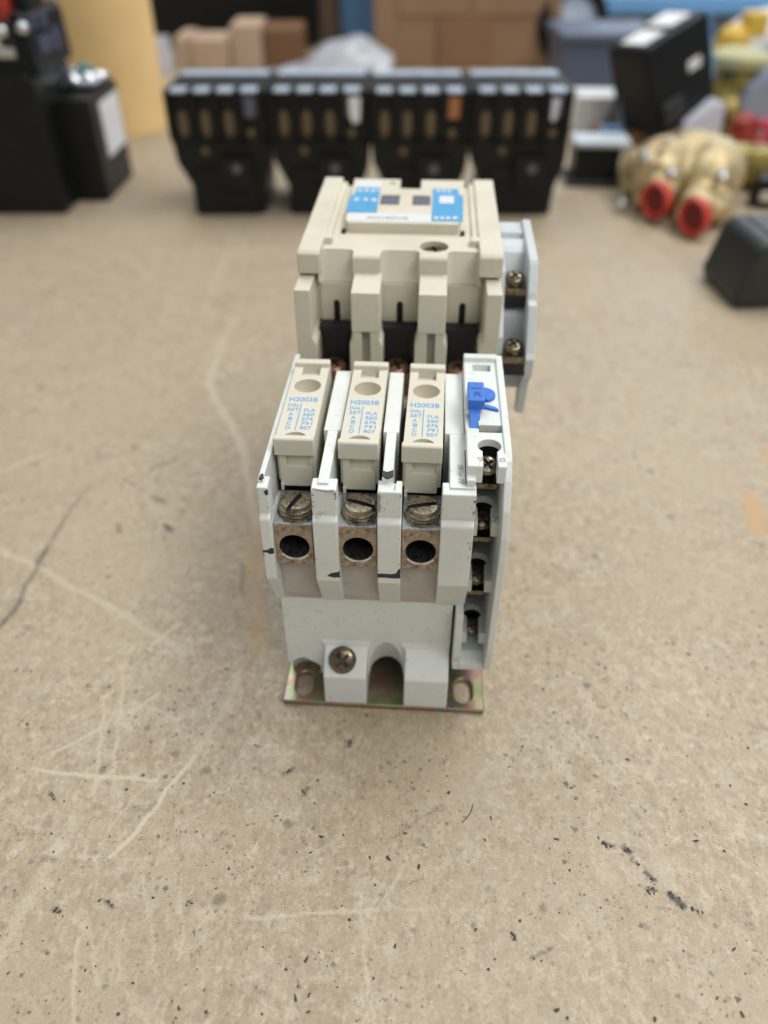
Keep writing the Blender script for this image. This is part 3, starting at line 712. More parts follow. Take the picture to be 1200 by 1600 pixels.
# arc cover: side rails, scalloped front, label deck
def scallop(cx, w):
    n = 20; v = []
    for z, dep in ((100, 0.6), (106, 2.6), (121, 8.6)):
        for i in range(n + 1):
            t = math.pi * i / n
            c, q = math.cos(t), math.sin(t)
            v.append((cx + w * math.copysign(abs(c) ** 0.32, c), 87.2 + dep * abs(q) ** 0.4 - (2.5 if i in (0, n) else 0), z))
    k = n + 1
    f = [tuple(range(k))[::-1], tuple(range(2 * k, 3 * k))]
    for r in range(2):
        f += [(r * k + i, r * k + (i + 1) % k, (r + 1) * k + (i + 1) % k, (r + 1) * k + i) for i in range(k)]
    return Mesh().poly(v, f)
ac = Mesh()
ac.prism([(87.5, 114.2), (88.4, 115.0), (159, 115.0), (159, 90), (93, 90), (93, 105.6), (87.5, 105.6)], 'x', -26.5, 26.2, bevel=0.4)
aco = ac.build('arc_cover', ['cream', 'cream'], ST, [
    scallop(-20.6, 5.6), scallop(-0.1, 6.3), scallop(20.2, 5.2),
    Mesh().lathe([(4.8, 4), (4.6, -3.5), (2.6, -6), (2.6, -9)], (10.7, 97.2, 115), (0, 0, 1), 40),
    Mesh().box(-2.8, 4.9, 143, 170, 100, 130, bevel=0),
], edge=0.25)
for x0, x1 in ((-32.5, -25.3), (25.0, 32.5)):
    r_ = Mesh()
    r_.prism([(85.0, 109.8), (85.0, 116.2), (86.4, 117.0), (162, 117.4), (162, 92), (90, 92), (90, 109.8)], 'x', x0, x1, bevel=0.5)
    r_.build('side_rail', 'cream', ST)
for x0, x1 in ((-25.6, -22.6), (22.4, 25.3)):
    Mesh().box(x0, x1, 97.5, 101.5, 113.5, 117.0, bevel=0.3).build('rail_stop', 'cream', ST)
    xa, xb = (x0, x0 + 2.2) if x0 < 0 else (x1 - 2.2, x1)
    Mesh().box(xa, xb, 101, 160, 113.5, 116.2, bevel=0.3).build('rail_step', 'cream', ST)
ld = Mesh()
ld.prism([(-18.6, 108.6), (18.3, 108.6), (19.4, 112), (21.2, 157), (5.0, 157), (5.0, 146), (-2.8, 146), (-2.8, 157), (-20.6, 157), (-19.8, 112)], 'z', 114.5, 118.4, bevel=0.35)
ldo = ld.build('label_deck', 'cream', ST, [Mesh().box(-9.0, -2.2, 127, 138, 116.8, 125, bevel=0), Mesh().box(2.4, 8.8, 127, 138, 116.8, 125, bevel=0), Mesh().cyl((-5.6, 152, 110), (0, 0, 1), 1.3, 20, 20)])
for x0, x1 in ((-8.7, -2.5), (2.7, 8.5)):
    Mesh().box(x0, x1, 127.3, 137.6, 116, 118.2, bevel=0.3).build('contact_indicator', 'slate', ST)
Mesh().box(-18.9, 9.2, 110.0, 117.6, 118.4, 118.5, bevel=0).build('number_label', 'whitelabel', ST)
text('printed_number', 'AN16DN0', 3.6, (-12.5, 112.0, 118.52), 'slate', ST, 14, depth=0.02)
LB = Mesh().prism([(-20.2, 118), (-9.4, 118.4), (-9.8, 146), (-18.6, 146), (-18.9, 138), (-20.0, 136)], 'z', 118.4, 118.5, bevel=0).build('blue_label', 'bluelabel', ST)
for x, y, w in ((-18.4, 131, 1.6), (-15.0, 131, 1.4), (-12.2, 130.6, 1.8), (-18.0, 141, 1.5), (-15.6, 141.4, 1.5), (-13.2, 141.2, 1.5), (-10.9, 141.5, 0.8)):
    Mesh().box(x, x + w, y, y + 2.4, 118.5, 118.54, bevel=0).build('printed_mark', 'whitelabel', LB)
Mesh().prism([(-18.6, 146.3), (-9.8, 146.3), (-10, 155), (-18.8, 155)], 'z', 118.4, 118.49, bevel=0).build('white_label', 'whitelabel', ST)
RB = Mesh().prism([(9.5, 111), (20.0, 111.0), (20.6, 138), (19.0, 140), (19.0, 146), (9.5, 146)], 'z', 118.4, 118.5, bevel=0).build('blue_label', 'bluelabel', ST)
Mesh().box(12.0, 17.2, 129.5, 137.5, 118.5, 118.56, bevel=0).build('label_window', 'whitelabel', RB)
for x, y, w in ((11.0, 142.2, 1.2), (13.0, 142.2, 1.2), (15.0, 142.2, 1.2), (10.4, 113.2, 1.3), (12.4, 113.2, 1.3), (14.4, 113.2, 1.3), (16.6, 113.6, 1.6)):
    Mesh().box(x, x + w, y, y + 2.2, 118.5, 118.54, bevel=0).build('printed_mark', 'whitelabel', RB)
for x0 in (-20.6, 19.3):
    Mesh().box(x0, x0 + 1.4, 107.2, 108.9, 114.6, 116.2, bevel=0).build('deck_slot', 'slotdark', ST)
cross_screw((10.7, 97.2, 113.0), (0, 0, 1), 4.1, ST, 'darkscrew', 0.2, 'cover_screw', 0.3)
# recess behind the pillars: grey panel with slot, black block for the dark opening, terminal screws
for cx in (-20.9, 0.1, 20.8):
    pb = Mesh().box(cx - (5.2 if cx < -5 else 6.4), cx + (5.2 if cx > 5 else 6.4), 89.2, 91, 92.2, 105.4, bevel=0.2)
    slot = Mesh().prism([(cx - 1.1, 90), (cx + 1.1, 90), (cx + 1.1, 98.4), (cx + 0.6, 99.4), (cx - 0.6, 99.4), (cx - 1.1, 98.4)], 'y', 80, 95, bevel=0)
    pb.build('recess_panel', 'cream', ST, [slot])
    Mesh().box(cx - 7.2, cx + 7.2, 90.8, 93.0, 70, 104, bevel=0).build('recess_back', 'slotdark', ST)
    Mesh().box(cx - 6.0, cx + 6.0, 78.0, 89.5, 66, 78.6, bevel=0.3).build('line_terminal', 'copper', ST)
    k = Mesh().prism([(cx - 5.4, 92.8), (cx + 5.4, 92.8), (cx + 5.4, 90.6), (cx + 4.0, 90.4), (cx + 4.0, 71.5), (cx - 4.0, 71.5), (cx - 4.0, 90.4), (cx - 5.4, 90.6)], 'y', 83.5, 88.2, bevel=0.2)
    k.build('dark_opening', 'slotdark', ST)  # solid black T shape in place of the opening's darkness
    cross_screw((cx - 0.4, 79.8, 80.0), (0, -0.3, 1), 3.9, ST, 'copper', random.uniform(0, 1.5), 'line_screw', 0.45)

# --- auxiliary contact block on the right flank
ax = Mesh()
ax.prism([(132, 111.6), (121, 111.8), (120, 109.4), (117, 109.4), (116, 111.4), (111, 110.6), (108.6, 109.4), (105.0, 104.0), (104.6, 100), (96, 97.0), (91, 94.5), (89.4, 86.0), (88.5, 82.0), (86.5, 80), (84.5, 71), (132, 71)], 'x', 33.0, 42.2, bevel=0.3)
AXo = ax.build('auxiliary_block', 'grey_aux', ST)
fin = Mesh()
fin.prism([(131, 113.0), (129, 113.4), (96, 112.2), (94.5, 111.0), (88.6, 104), (87.2, 101.6), (84.5, 101.4), (76.5, 88.4), (74.8, 86.8), (76, 80), (80.4, 76.0), (85.0, 60.6), (88.2, 60.0), (89.6, 76), (131, 76)], 'x', 41.6, 44.6, bevel=0.5)
fin.build('outer_fin', 'grey_aux', AXo)
Mesh().prism([(94.0, 108.5), (112, 110.6), (112, 74), (80, 74), (78.5, 84), (80, 92), (89, 99)], 'x', 32.7, 34.3, bevel=0.3).build('inner_fin', 'grey_aux', AXo)
for (y, z) in ((96.8, 104.6), (80.6, 88.2)):
    Mesh().box(33.6, 41.8, y - 4.6, y + 5.5, z - 3.6, z - 1.4, bevel=0.2).build('clamp_plate', 'darkscrew', AXo)
    cross_screw((37.9, y + 0.2, z + 0.2), (0, -0.35, 1), 3.3, AXo, 'darkscrew', 0.6, 'terminal_screw', 0.55)
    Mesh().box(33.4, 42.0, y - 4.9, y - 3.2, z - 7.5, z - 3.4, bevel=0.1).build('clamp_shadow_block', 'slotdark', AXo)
# ------------------------------------------------------------------ things behind
MT['black'] = surf('black_phenolic', (0.006, 0.007, 0.0065), 0.42, 0, 0.3, 60, spec=0.3)
MT['black_blue'] = surf('black_bakelite', (0.006, 0.008, 0.011), 0.36, 0, 0.3, 60, spec=0.25)
MT['charcoal'] = surf('charcoal_plastic', (0.022, 0.025, 0.026), 0.42, 0, 0.15, 60)
MT['chrome'] = surf('bright_terminal_metal', (0.72, 0.74, 0.78), 0.25, 1.0, 0.1, 300)
MT['brass'] = surf('aged_brass', (0.20, 0.155, 0.10), 0.45, 0.7, 0.2, 60, (0.16, 0.10, 0.05), (0.58, 0.75), 90)
MT['satinbrass'] = surf('cast_satin_brass', (0.60, 0.48, 0.27), 0.5, 0.5, 0.25, 34, (0.13, 0.08, 0.035), (0.49, 0.64), 42)
MT['red'] = surf('red_plastic', (0.52, 0.05, 0.035), 0.4, 0, 0.1, 60)
MT['dark_red'] = surf('shaded_red_hollow', (0.16, 0.008, 0.008), 0.5)
MT['pinkred'] = surf('pink_red_plastic', (0.66, 0.06, 0.12), 0.4, 0, 0.1, 60)
MT['tan'] = surf('tan_cardboard_tube', (0.84, 0.60, 0.29), 0.6, 0, 0.08, 14, spec=0.3)
MT['kraft'] = surf('kraft_cardboard', (0.33, 0.21, 0.13), 0.8, 0, 0.08, 20, spec=0.2)
MT['kraft_pale'] = surf('pale_cardboard', (0.50, 0.37, 0.27), 0.8, 0, 0.08, 20, spec=0.2)
MT['kraft_dark'] = surf('dark_brown_cardboard', (0.20, 0.11, 0.06), 0.8, 0, 0.1, 20, spec=0.2)
MT['tape'] = surf('brown_packing_tape', (0.27, 0.15, 0.085), 0.35, 0, 0.08, 20)
MT['white'] = surf('white_paint', (0.72, 0.73, 0.75), 0.5, 0, 0.03, 20)
MT['paper'] = surf('white_paper', (0.78, 0.79, 0.82), 0.7, 0, 0.03, 20)
MT['lilac'] = surf('lilac_white_card', (0.66, 0.67, 0.78), 0.6, 0, 0.03, 20)
MT['skyblue'] = surf('sky_blue_plastic', (0.16, 0.40, 0.78), 0.35, 0, 0.1, 8)
MT['slateblue'] = surf('slate_blue_plastic', (0.09, 0.115, 0.18), 0.45, 0, 0.1, 10)
MT['film'] = surf('grey_plastic_film', (0.42, 0.44, 0.49), 0.28, 0, 0.2, 22, bump=0.003, bump_scale=26)
MT['yellow'] = surf('yellow_plastic', (0.70, 0.46, 0.06), 0.4, 0, 0.1, 20)
MT['olive'] = surf('olive_brass', (0.36, 0.29, 0.08), 0.32, 0.5, 0.4, 40, (0.08, 0.05, 0.015), (0.5, 0.62), 50)
MT['bluegrey'] = surf('blue_grey_plastic', (0.36, 0.41, 0.54), 0.45, 0, 0.08, 20)
MT['palegrey'] = surf('pale_lid_grey', (0.50, 0.55, 0.60), 0.4, 0, 0.08, 20)
MT['patch_silver'] = surf('silver_blue_label', (0.48, 0.56, 0.68), 0.35, 0.1, 0.1, 60)

MT['patch_blue'] = surf('blue_grey_tone', (0.05, 0.06, 0.11), 0.4)
# --- row of four black three-pole relays
def relay():
    t = thing('power_relay', 'black three pole relay, first from the left of the row of four', 'relay', (0, 0, 0), 0, 'black relays in a row behind the starter')
    b = Mesh()
    b.prism([(0.2, 88), (0.2, 64), (2.2, 39), (11, 21), (11, 0), (65, 0), (66.5, 22), (70.8, 32), (72.2, 40), (72.2, 88)], 'y', 6, 74, bevel=0.8)
    b.build('relay_body', 'black', t)
    Mesh().prism([(14, 0.2), (60, 0.2), (61, 28), (58, 34), (16, 34), (14, 28)], 'y', 2.5, 8, bevel=0.8).build('coil_foot', 'black', t)
    Mesh().box(34, 58, -2, 8, 20, 43, bevel=1.2).build('coil_cover', 'black', t)
    Mesh().cyl((47, -2, 36), (0, -1, 0), 3.4, 0.5, 24).build('emblem', 'slate', t)
    for x in (0.6, 17.2, 33.5, 50.3, 66.8):
        Mesh().prism([(0.5, 88.5), (0.5, 58), (5, 52), (10, 52), (10, 88.5)], 'x', x, x + 4.1, bevel=0.4).build('phase_rib', 'black', t)
    for i, x in enumerate((10.9, 27.2, 44.0)):
        p = Mesh()
        p.lathe([(0, 2), (1.8, 2.2), (3.6, 5), (4.6, 10), (4.2, 15), (2.6, 19), (0, 19.4)], (0, 0, 0), (0, 0, 1), 20, sy=0.45)
        o = p.build('pole_terminal', 'brass', t)
        o.location = Vector((x, 6.0, 55)) * S
    Mesh().box(55.6, 64.5, 3.5, 8, 70, 84, bevel=0.6).build('aux_terminal', 'slate', t)
    o = Mesh().cyl((0, 0, 0), (0, -1, 0), 2.6, 1.4, 18).build('brass_stud', 'brass', t); o.location = Vector((59.5, 4.6, 60)) * S
    o = Mesh().cyl((0, 0, 0), (0, -1, 0), 2.6, 1.4, 18).build('brass_stud', 'brass', t); o.location = Vector((24.5, 5.6, 47)) * S
    for i, (x0, x1) in enumerate(((5.2, 16.2), (21.6, 32.4), (37.9, 49.0), (54.6, 66.0))):
        Mesh().box(x0, x1, 2, 15.0, 86.6, 88.6, bevel=0.5).build('terminal_clip', 'patch_silver', t)
        Mesh().box(x0 - 2.6, x1 + 2.6, 57, 73, 87.4, 89.4, bevel=0.5).build('top_strip', 'patch_silver', t)
    return t
rel0 = relay()
which = ['leftmost', 'second from left', 'third from left', 'rightmost']
extra = ['no coloured tab', 'bearing a white tag', 'bearing an orange tab', 'small white tab']
for i in range(4):
    t = rel0 if i == 0 else copy_tree(rel0)
    t.location = Vector((-159.5 + 74.4 * i, 622 + (0, 1.5, -1, 0.5)[i], 0)) * S
    t.scale = (1.027, 1, 1); t.rotation_euler = (0, 0, R((0.4, -0.5, 0.3, -0.6)[i]))
    t['label'] = 'black relay, %s in the row of four, %s' % (which[i], extra[i])
    if i == 1: o = Mesh().prism([(61, 66), (65.5, 68), (66.5, 84), (58, 84), (58.5, 72)], 'y', 1.5, 3.2, bevel=0.3).build('white_tag', 'paper', t)
    if i == 2: o = Mesh().box(56, 64, 1.5, 3.2, 70, 84, bevel=0.3).build('orange_tab', 'kraft', t); o.data.materials[0] = surf('orange_brown_tab', (0.38, 0.15, 0.05), 0.5)
    if i == 3: o = Mesh().prism([(56.5, 69), (60, 68), (62, 83), (56.5, 83)], 'y', 1.5, 3.2, bevel=0.3).build('white_tab', 'lilac', t)

# --- big black contactor cut by the left edge
t = thing('large_contactor', 'big black contactor with white side label and metal terminals, at the far left', 'contactor', (-292, 640, 0))
Mesh().prism([(-70, 0.2), (42, 0.2), (40, 94), (36, 99), (-70, 99)], 'y', -13, 70, bevel=2.0).build('main_body', 'black', t)
Mesh().prism([(20, 18), (67, 18), (68, 92), (59, 108), (20, 108)], 'z', 0.2, 76, bevel=2.5).build('side_block', 'black', t)
u = Mesh().prism([(8, 96), (45, 96), (44, 131), (40, 135), (33, 135), (32, 127), (8, 127)], 'y', -9, 70, bevel=2.0); u.build('upper_housing', 'black_blue', t)
Mesh().box(-70, 10, 2, 70, 97, 126, bevel=2).build('upper_housing', 'black', t)
Mesh().prism([(38, 29), (88, 29), (88, 69), (38, 69)], 'x', 67.4, 68.3, bevel=0.2).build('side_label', 'paper', t)
Mesh().box(-60, 30, 4, 60, 127, 148, bevel=3).build('red_cap', 'red', t)
Mesh().box(33, 43, 6, 40, 134, 150, bevel=2).build('top_knob', 'black_blue', t)
for x, y, z in ((27, -11, 124), (42, -11, 126)):
    Mesh().ball((x, y, z), 4.6, 3, 4.2, n=2).build('terminal_screw', 'chrome', t)
Mesh().prism([(20, 108), (33, 108), (33, 114), (25, 115), (24, 125), (20, 125)], 'y', -12, -10, bevel=0.6).build('terminal_clip', 'chrome', t)
Mesh().box(17, 34, -11, -8, 106, 130, bevel=1).build('terminal_recess', 'slotdark', t)
for y, z, w, h_ in ((-2, 124, 10, 8), (16, 122, 12, 9), (4, 108, 26, 10), (34, 106, 14, 14)):
    Mesh().box(44, 46.2, y, y + w, z, z + h_, bevel=0.3).build('faded_print', MT['patch_blue'], t)  # dark blue-grey rectangles on the housing's right side
for i, (x, y, z, r_) in enumerate(((34, 60, 84, 5), (46, 52, 86, 6), (56, 60, 86, 5.5), (48, 76, 88, 6), (60, 78, 84, 5), (40, 84, 86, 5))):
    Mesh().lathe([(r_, 0), (r_, 3), (r_ * 0.6, 4.6), (0, 5)], (x, y, z - 4), (0.1, -0.3, 1), 18).build('stud_screw', 'chrome', t)
Mesh().box(30, 64, 48, 92, 79, 82.5, bevel=1).build('stud_plate', 'palegrey', t)
Mesh().box(48, 58, 62, 72, 82, 91, bevel=1).build('stud_cap', surf('teal_cap', (0.10, 0.28, 0.30), 0.4), t)

# --- tan tube
t = thing('cardboard_tube', 'tall tan tube standing behind the big black contactor', 'tube', (-282, 905, 0))
Mesh().lathe([(52, 0.2), (52, 300), (49, 300), (49, 6), (0, 6)], n=64).build('tube_wall', 'tan', t)

# --- boxes and packing at the back
def carton(name, label, cat, x0, x1, y0, y1, h, mat, group=None, rz=0.0, flap=True):
    cx, cy = (x0 + x1) / 2, (y0 + y1) / 2
    t = thing(name, label, cat, (cx, cy, 0), rz, group or 'small cartons stacked at the back')
    w, d = (x1 - x0) / 2, (y1 - y0) / 2
    Mesh().box(-w, w, -d, d, 0.3, h, bevel=1.2).build('carton_wall', mat, t)
    if flap:
        Mesh().box(-w + 0.8, w - 0.8, -d + 0.8, -0.6, h, h + 1.6, bevel=0.5).build('flap', mat, t)
        Mesh().box(-w + 0.8, w - 0.8, 0.6, d - 0.8, h, h + 1.6, bevel=0.5).build('flap', mat, t)
    return t
t = thing('cardboard_box', 'large brown cardboard box with dark tape down its front', 'box', (110, 1330, 0))
Mesh().box(-124, 126, -108, 110, 0.3, 190, bevel=2).build('carton_wall', 'kraft', t)
Mesh().box(-92, 2, -110.5, -107.5, 62, 186, bevel=1).build('front_flap', 'kraft', t)
Mesh().box(8, 122, -110.5, -107.5, 62, 186, bevel=1).build('front_flap', 'kraft', t)
Mesh().box(-36, 38, -112.4, -108.2, 1, 60, bevel=0.6).build('tape_strip', 'tape', t)
Mesh().box(-4, 14, -109.3, -107, 60, 186, bevel=0.3).build('tape_strip', 'tape', t)
Mesh().box(-123, -95, -110, -107, 2, 186, bevel=1).build('side_panel', 'kraft', t)
t = thing('white_board', 'narrow white board leaning on the right side of the large box', 'board', (243, 1213, 0), 0, None, 0, R(4))
Mesh().box(-7, 7, -4, 4, 0.3, 62, bevel=1).build('board_panel', 'white', t)
carton('carton', 'slim tan carton between white sheet and open carton, back left', 'carton', -284, -264, 1215, 1300, 36, 'kraft_pale')
carton('carton', 'low tan carton at back left, left of the taller tan carton', 'carton', -262, -210, 1212, 1290, 34, 'kraft_pale')
carton('carton', 'taller tan carton beside the dark brown one at back left', 'carton', -207, -166, 1215, 1300, 50, 'kraft_pale')
carton('carton', 'dark brown carton left of the grey plastic film', 'carton', -164, -112, 1225, 1310, 44, 'kraft_dark')
carton('carton', 'tan carton above the grey plastic film, beside the blue bin', 'carton', -118, -58, 1480, 1560, 96, 'kraft_pale', rz=R(-12))
t = thing('white_sheet', 'upright white sheet standing at the left end of the cartons', 'sheet', (-298, 1200, 0), R(8))
Mesh().box(-13, 12, -2, 2, 0.3, 42, bevel=0.8).build('sheet_panel', 'lilac', t)
t = thing('storage_crate', 'wide black storage crate behind the small cartons', 'crate', (-200, 1420, 0))
Mesh().prism([(-200, 0.3), (96, 0.3), (104, 220), (-208, 220)], 'y', -40, 110, bevel=5).build('crate_wall', 'black', t)
Mesh().box(-212, 108, -46, -36, 196, 214, bevel=3).build('crate_rim', 'black', t)
t = thing('blue_bin', 'sky blue bin left of the large cardboard box', 'bin', (-36, 1450, 0))
Mesh().prism([(-28, 0.3), (28, 0.3), (34, 160), (-34, 160)], 'y', -40, 80, bevel=4).build('bin_wall', 'skyblue', t)
Mesh().box(-36, 36, -44, -36, 140, 156, bevel=3).build('bin_rim', 'skyblue', t)
def film():
    m = Mesh(); nx, ny = 34, 18; v = []; f = []
    for j in range(ny):
        for i in range(nx):
            a = i / (nx - 1); b_ = j / (ny - 1)
            h = 50 * math.exp(-((a - 0.74) / 0.33) ** 2) * math.sin(math.pi * min(1, b_ * 1.1 + 0.02)) ** 0.7
            h += 5 * math.sin(9 * a + 5 * b_) * math.sin(7 * b_ + 2 * a) * min(1, h / 14) + 2.2 * math.sin(23 * a - 11 * b_) * min(1, h / 14)
            v.append((-190 + 190 * a + 12 * math.sin(6 * b_), 1085 + 110 * b_ + 6 * math.sin(9 * a), max(0.4, h + 0.4)))
    for j in range(ny - 1):
        for i in range(nx - 1):
            q = j * nx + i; f.append((q, q + 1, q + nx + 1, q + nx))
    m.poly(v, f, smooth=True)
    o = m.build('plastic_film', 'film', None, smooth_angle=80)
    sd = o.modifiers.new('thickness', 'SOLIDIFY'); sd.thickness = 0.0015; sd.offset = 1
    tag(o, 'crumpled sheet of grey plastic film in front of the blue bin', 'film')
film()

# --- right hand clutter
t = thing('parts_tub', 'slate blue tub behind the right end of the relay row', 'tub', (262, 1090, 0))
Mesh().prism([(-48, 0.3), (52, 0.3), (60, 62), (-54, 62)], 'y', -40, 60, bevel=4).build('tub_wall', 'slateblue', t)
Mesh().box(-58, 64, -46, 66, 56, 66, bevel=3).build('tub_rim', 'slateblue', t)
t = thing('tape_roll', 'black ringed roll standing upright beside the large cardboard box', 'roll', (252, 1240, 0), R(14))
Mesh().lathe([(46, -13), (50, -13), (50, 13), (46, 13), (34, 13), (34, -13)], (0, 0, 50.2), (0, -1, 0.05), 48).build('roll_ring', 'black', t)
Mesh().lathe([(0, -8), (34, -9), (34, 9), (0, 8)], (0, 0, 50.2), (0, -1, 0.05), 40).build('roll_core', surf('pale_blue_core', (0.50, 0.60, 0.78), 0.3), t)
t = thing('blue_tray', 'long blue tray along the back right', 'tray', (480, 1500, 0))
Mesh().prism([(-190, 0.3), (330, 0.3), (336, 46), (-196, 46)], 'y', -20, 160, bevel=5).build('tray_wall', 'slateblue', t)
Mesh().box(-200, 340, -30, -16, 34, 60, bevel=4).build('tray_rim', 'skyblue', t)
t = thing('white_box', 'small white box behind the flat black transformer', 'box', (226, 880, 0), R(-4))
Mesh().box(-30, 30, -14, 30, 0.3, 36, bevel=2).build('carton_wall', 'white', t)
Mesh().tube([(6, -16, 42), (7, -17.5, 30), (3, -17, 18), (8, -18, 4)], 2.0).build('cord', 'charcoal', t)
Mesh().ball((-6, -19, 6), 10, 6, 6, n=2).build('cap', 'copper', t)
t = thing('blue_connector', 'small bright blue connector next to the white box', 'connector', (226, 842, 0))
Mesh().box(-10, 10, -6, 6, 0.3, 14, bevel=2).build('shell', 'skyblue', t)
Mesh().cyl((0, -6, 7), (0, -1, 0), 4, 5, 16).build('plug_end', 'slateblue', t)
t = thing('copper_coil', 'small copper brown coil below the tilted black switch box', 'coil', (252, 838, 0))
Mesh().lathe([(8, 0.3), (13, 2), (13, 15), (8, 18), (4, 18), (4, 21), (0, 21)], n=24).build('winding', 'copper', t)
# tilted black switch box, leaning on the white box
t = thing('switch_box', 'tilted black switch box with two white labels on its top', 'switch box', (276, 835, 21), R(31), None, R(-5), R(-20))
Mesh().prism([(-34, 8), (-30, 0), (34, 0), (38, 8), (38, 78), (33, 84), (-36, 84), (-40, 78), (-40, 40), (-34, 36)], 'y', -26, 22, bevel=2.5).build('case', 'black_blue', t)
Mesh().box(-31, -6, -16, 13, 84, 85.2, bevel=0.4).build('top_label', 'paper', t)
Mesh().box(4, 29, -13, 18, 84, 85.2, bevel=0.4).build('top_label', 'paper', t)
Mesh().box(8, 23, -26.6, -25.8, 44, 53, bevel=0.2).build('front_label', 'paper', t)
Mesh().box(37.8, 40.8, -25, 22, 24, 84, bevel=1).build('edge_strip', 'skyblue', t)
Mesh().box(-28, -4, -30, -24, 10, 30, bevel=2).build('terminal_cover', 'charcoal', t)
t = thing('plastic_block', 'pale lilac block supporting the tilted black switch box', 'block', (296, 822, 0), R(12))
Mesh().prism([(-22, 0.3), (26, 0.3), (24, 40), (16, 44), (-14, 26)], 'y', -16, 40, bevel=2.5).build('shell', 'lilac', t)
# flat transformer
t = thing('flat_transformer', 'flat black transformer with pale grey lid, right of the relay row', 'transformer', (183, 722, 0), R(-3))
Mesh().box(-20, 18, -22, 10, 4, 31, bevel=1.2).build('core', 'black', t)
Mesh().box(-22, 25, -25, 8, 31, 35.5, bevel=1.2).build('lid', 'palegrey', t)
Mesh().box(-25, 29, -28, 14, 0.2, 5, bevel=1.2).build('base_flange', 'charcoal', t)
Mesh().lathe([(4, 0), (4, 3), (0, 4)], (22, -20, 5), n=16).build('flange_screw', 'chrome', t)
# brass valve with two red plugs
def remeshed(m, name, mat, parent, vox=1.6, smooth=8):
    o = m.build(name, mat, None)
    a = o.modifiers.new('fuse', 'REMESH'); a.mode = 'VOXEL'; a.voxel_size = vox * S
    b_ = o.modifiers.new('even', 'SMOOTH'); b_.iterations = smooth; b_.factor = 0.5
    bpy.context.view_layer.update()
    me = bpy.data.meshes.new_from_object(o.evaluated_get(bpy.context.evaluated_depsgraph_get()))
    o.modifiers.clear(); old = o.data; o.data = me; bpy.data.meshes.remove(old); me.name = name
    for p in me.polygons: p.use_smooth = True
    o.parent = parent
    return o
t = thing('brass_valve', 'brass valve body lying down with two red plugs in its ports', 'valve', (231, 640, 0), R(-24))
m = Mesh()
m.ball((-14, 12, 25), 26, 38, 25); m.ball((6, 30, 30), 40, 24, 22); m.box(-30, -8, -22, -6, 4, 40, bevel=3)
m.ball((24, 12, 26), 24, 36, 25)
m.cyl((-8, 30, 18), (-0.03, -1, 0), 13, 64, 32)
m.cyl((22, 34, 16), (-0.02, -1, 0), 13.5, 89, 32)
m.box(-34, 40, 20, 52, 6, 38, bevel=4)
m.ball((-36, 16, 20), 12, 20, 19)
m.ball((34, -16, 13), 13, 26, 13)
remeshed(m, 'valve_body', 'satinbrass', t)
for x, y, z in ((-9, -39, 17), (22, -60, 15)):
    g = Mesh()
    g.lathe([(11.2, -4), (11.2, 4), (10.6, 5.5), (9.2, 5.5), (7.4, 1.0), (0, 0.9)], (x, y, z), (-0.45, -1, 0.10), 40, sy=1.2)
    pl = g.build('red_plug', 'red', t)
    dv = Vector((-0.45, -1, 0.10)).normalized()
    Mesh().lathe([(7.4, 0), (7.4, 0.6), (0, 0.5)], Vector((x, y, z)) + dv * 1.2, dv, 30, sy=1.2).build('plug_shade_disc', 'dark_red', pl)  # dark red disc stands for the shade inside the hollow plug
for x, y, z in ((-26, -18, 40), (-4, -24, 32), (-36, -24, 6), (32, -24, 34)):
    Mesh().lathe([(4.5, 0), (4.5, 5), (3, 6.5), (0, 7)], (x, y, z), (0, -0.8, 0.6), 6, smooth=False).build('valve_bolt', 'chrome', t)
# charcoal block at right edge
t = thing('charcoal_block', 'charcoal rounded block cut by the right edge of the photo', 'block', (262, 482, 0), R(4))
Mesh().prism([(-48, 0.3), (60, 0.3), (60, 41), (-38, 41), (-43, 37), (-50, 8)], 'y', -27, 26, bevel=4, seg=4).build('case', 'charcoal', t)
Mesh().box(-32, 58, -18, 20, 40.5, 42, bevel=1).build('case_lid', 'charcoal', t)
# olive fitting, bagged, and neighbours
t = thing('bagged_fitting', 'olive brass fitting behind the brass valve', 'fitting', (352, 872, 0), R(10))
m = Mesh(); m.cyl((0, 0, 0.5), (0.06, 0, 1), 30, 62, 32, r2=26); m.ball((-14, -18, 22), 18, 16, 20); m.ball((16, -14, 40), 16, 16, 16)
remeshed(m, 'fitting_body', 'olive', t, 2.2, 6)
Mesh().lathe([(26, 62), (32, 64), (32, 72), (24, 76), (0, 76)], n=32).build('fitting_cap', surf('dull_olive_cap', (0.42, 0.40, 0.20), 0.5), t)
t = thing('yellow_cap', 'yellow cap standing at the back right behind the olive fitting', 'cap', (418, 1080, 0))
Mesh().lathe([(20, 0.3), (22, 40), (18, 62), (10, 70), (0, 71)], n=32).build('cap_shell', 'yellow', t)
Mesh().box(6, 34, -12, 12, 58, 84, bevel=4).build('cap_tab', 'yellow', t)
t = thing('white_bag', 'white plastic bag at the back right edge', 'bag', (530, 1200, 0))
m = Mesh(); m.ball((0, 0, 38), 80, 60, 38); m.ball((50, 10, 42), 60, 50, 40); m.ball((-40, -10, 24), 50, 40, 24)
remeshed(m, 'bag_skin', 'white', t, 5, 6)
t = thing('grey_cover', 'blue grey plastic cover tilted at the right edge above the red clips', 'cover', (385, 850, 14), R(-10), None, R(14), R(-18))
Mesh().prism([(-38, 20), (-30, 0), (60, -4), (70, 70), (10, 66), (-20, 46)], 'y', -10, 40, bevel=6, seg=3).build('cover_shell', 'bluegrey', t)
Mesh().tube([(-26, -12, -4), (10, -13, -9), (44, -12, -14), (66, -11, -12)], 4.2).build('red_edge', 'pinkred', t)
t = thing('red_clip', 'dark red clip at the right edge behind the brass valve', 'clip', (327, 770, 0), R(20))
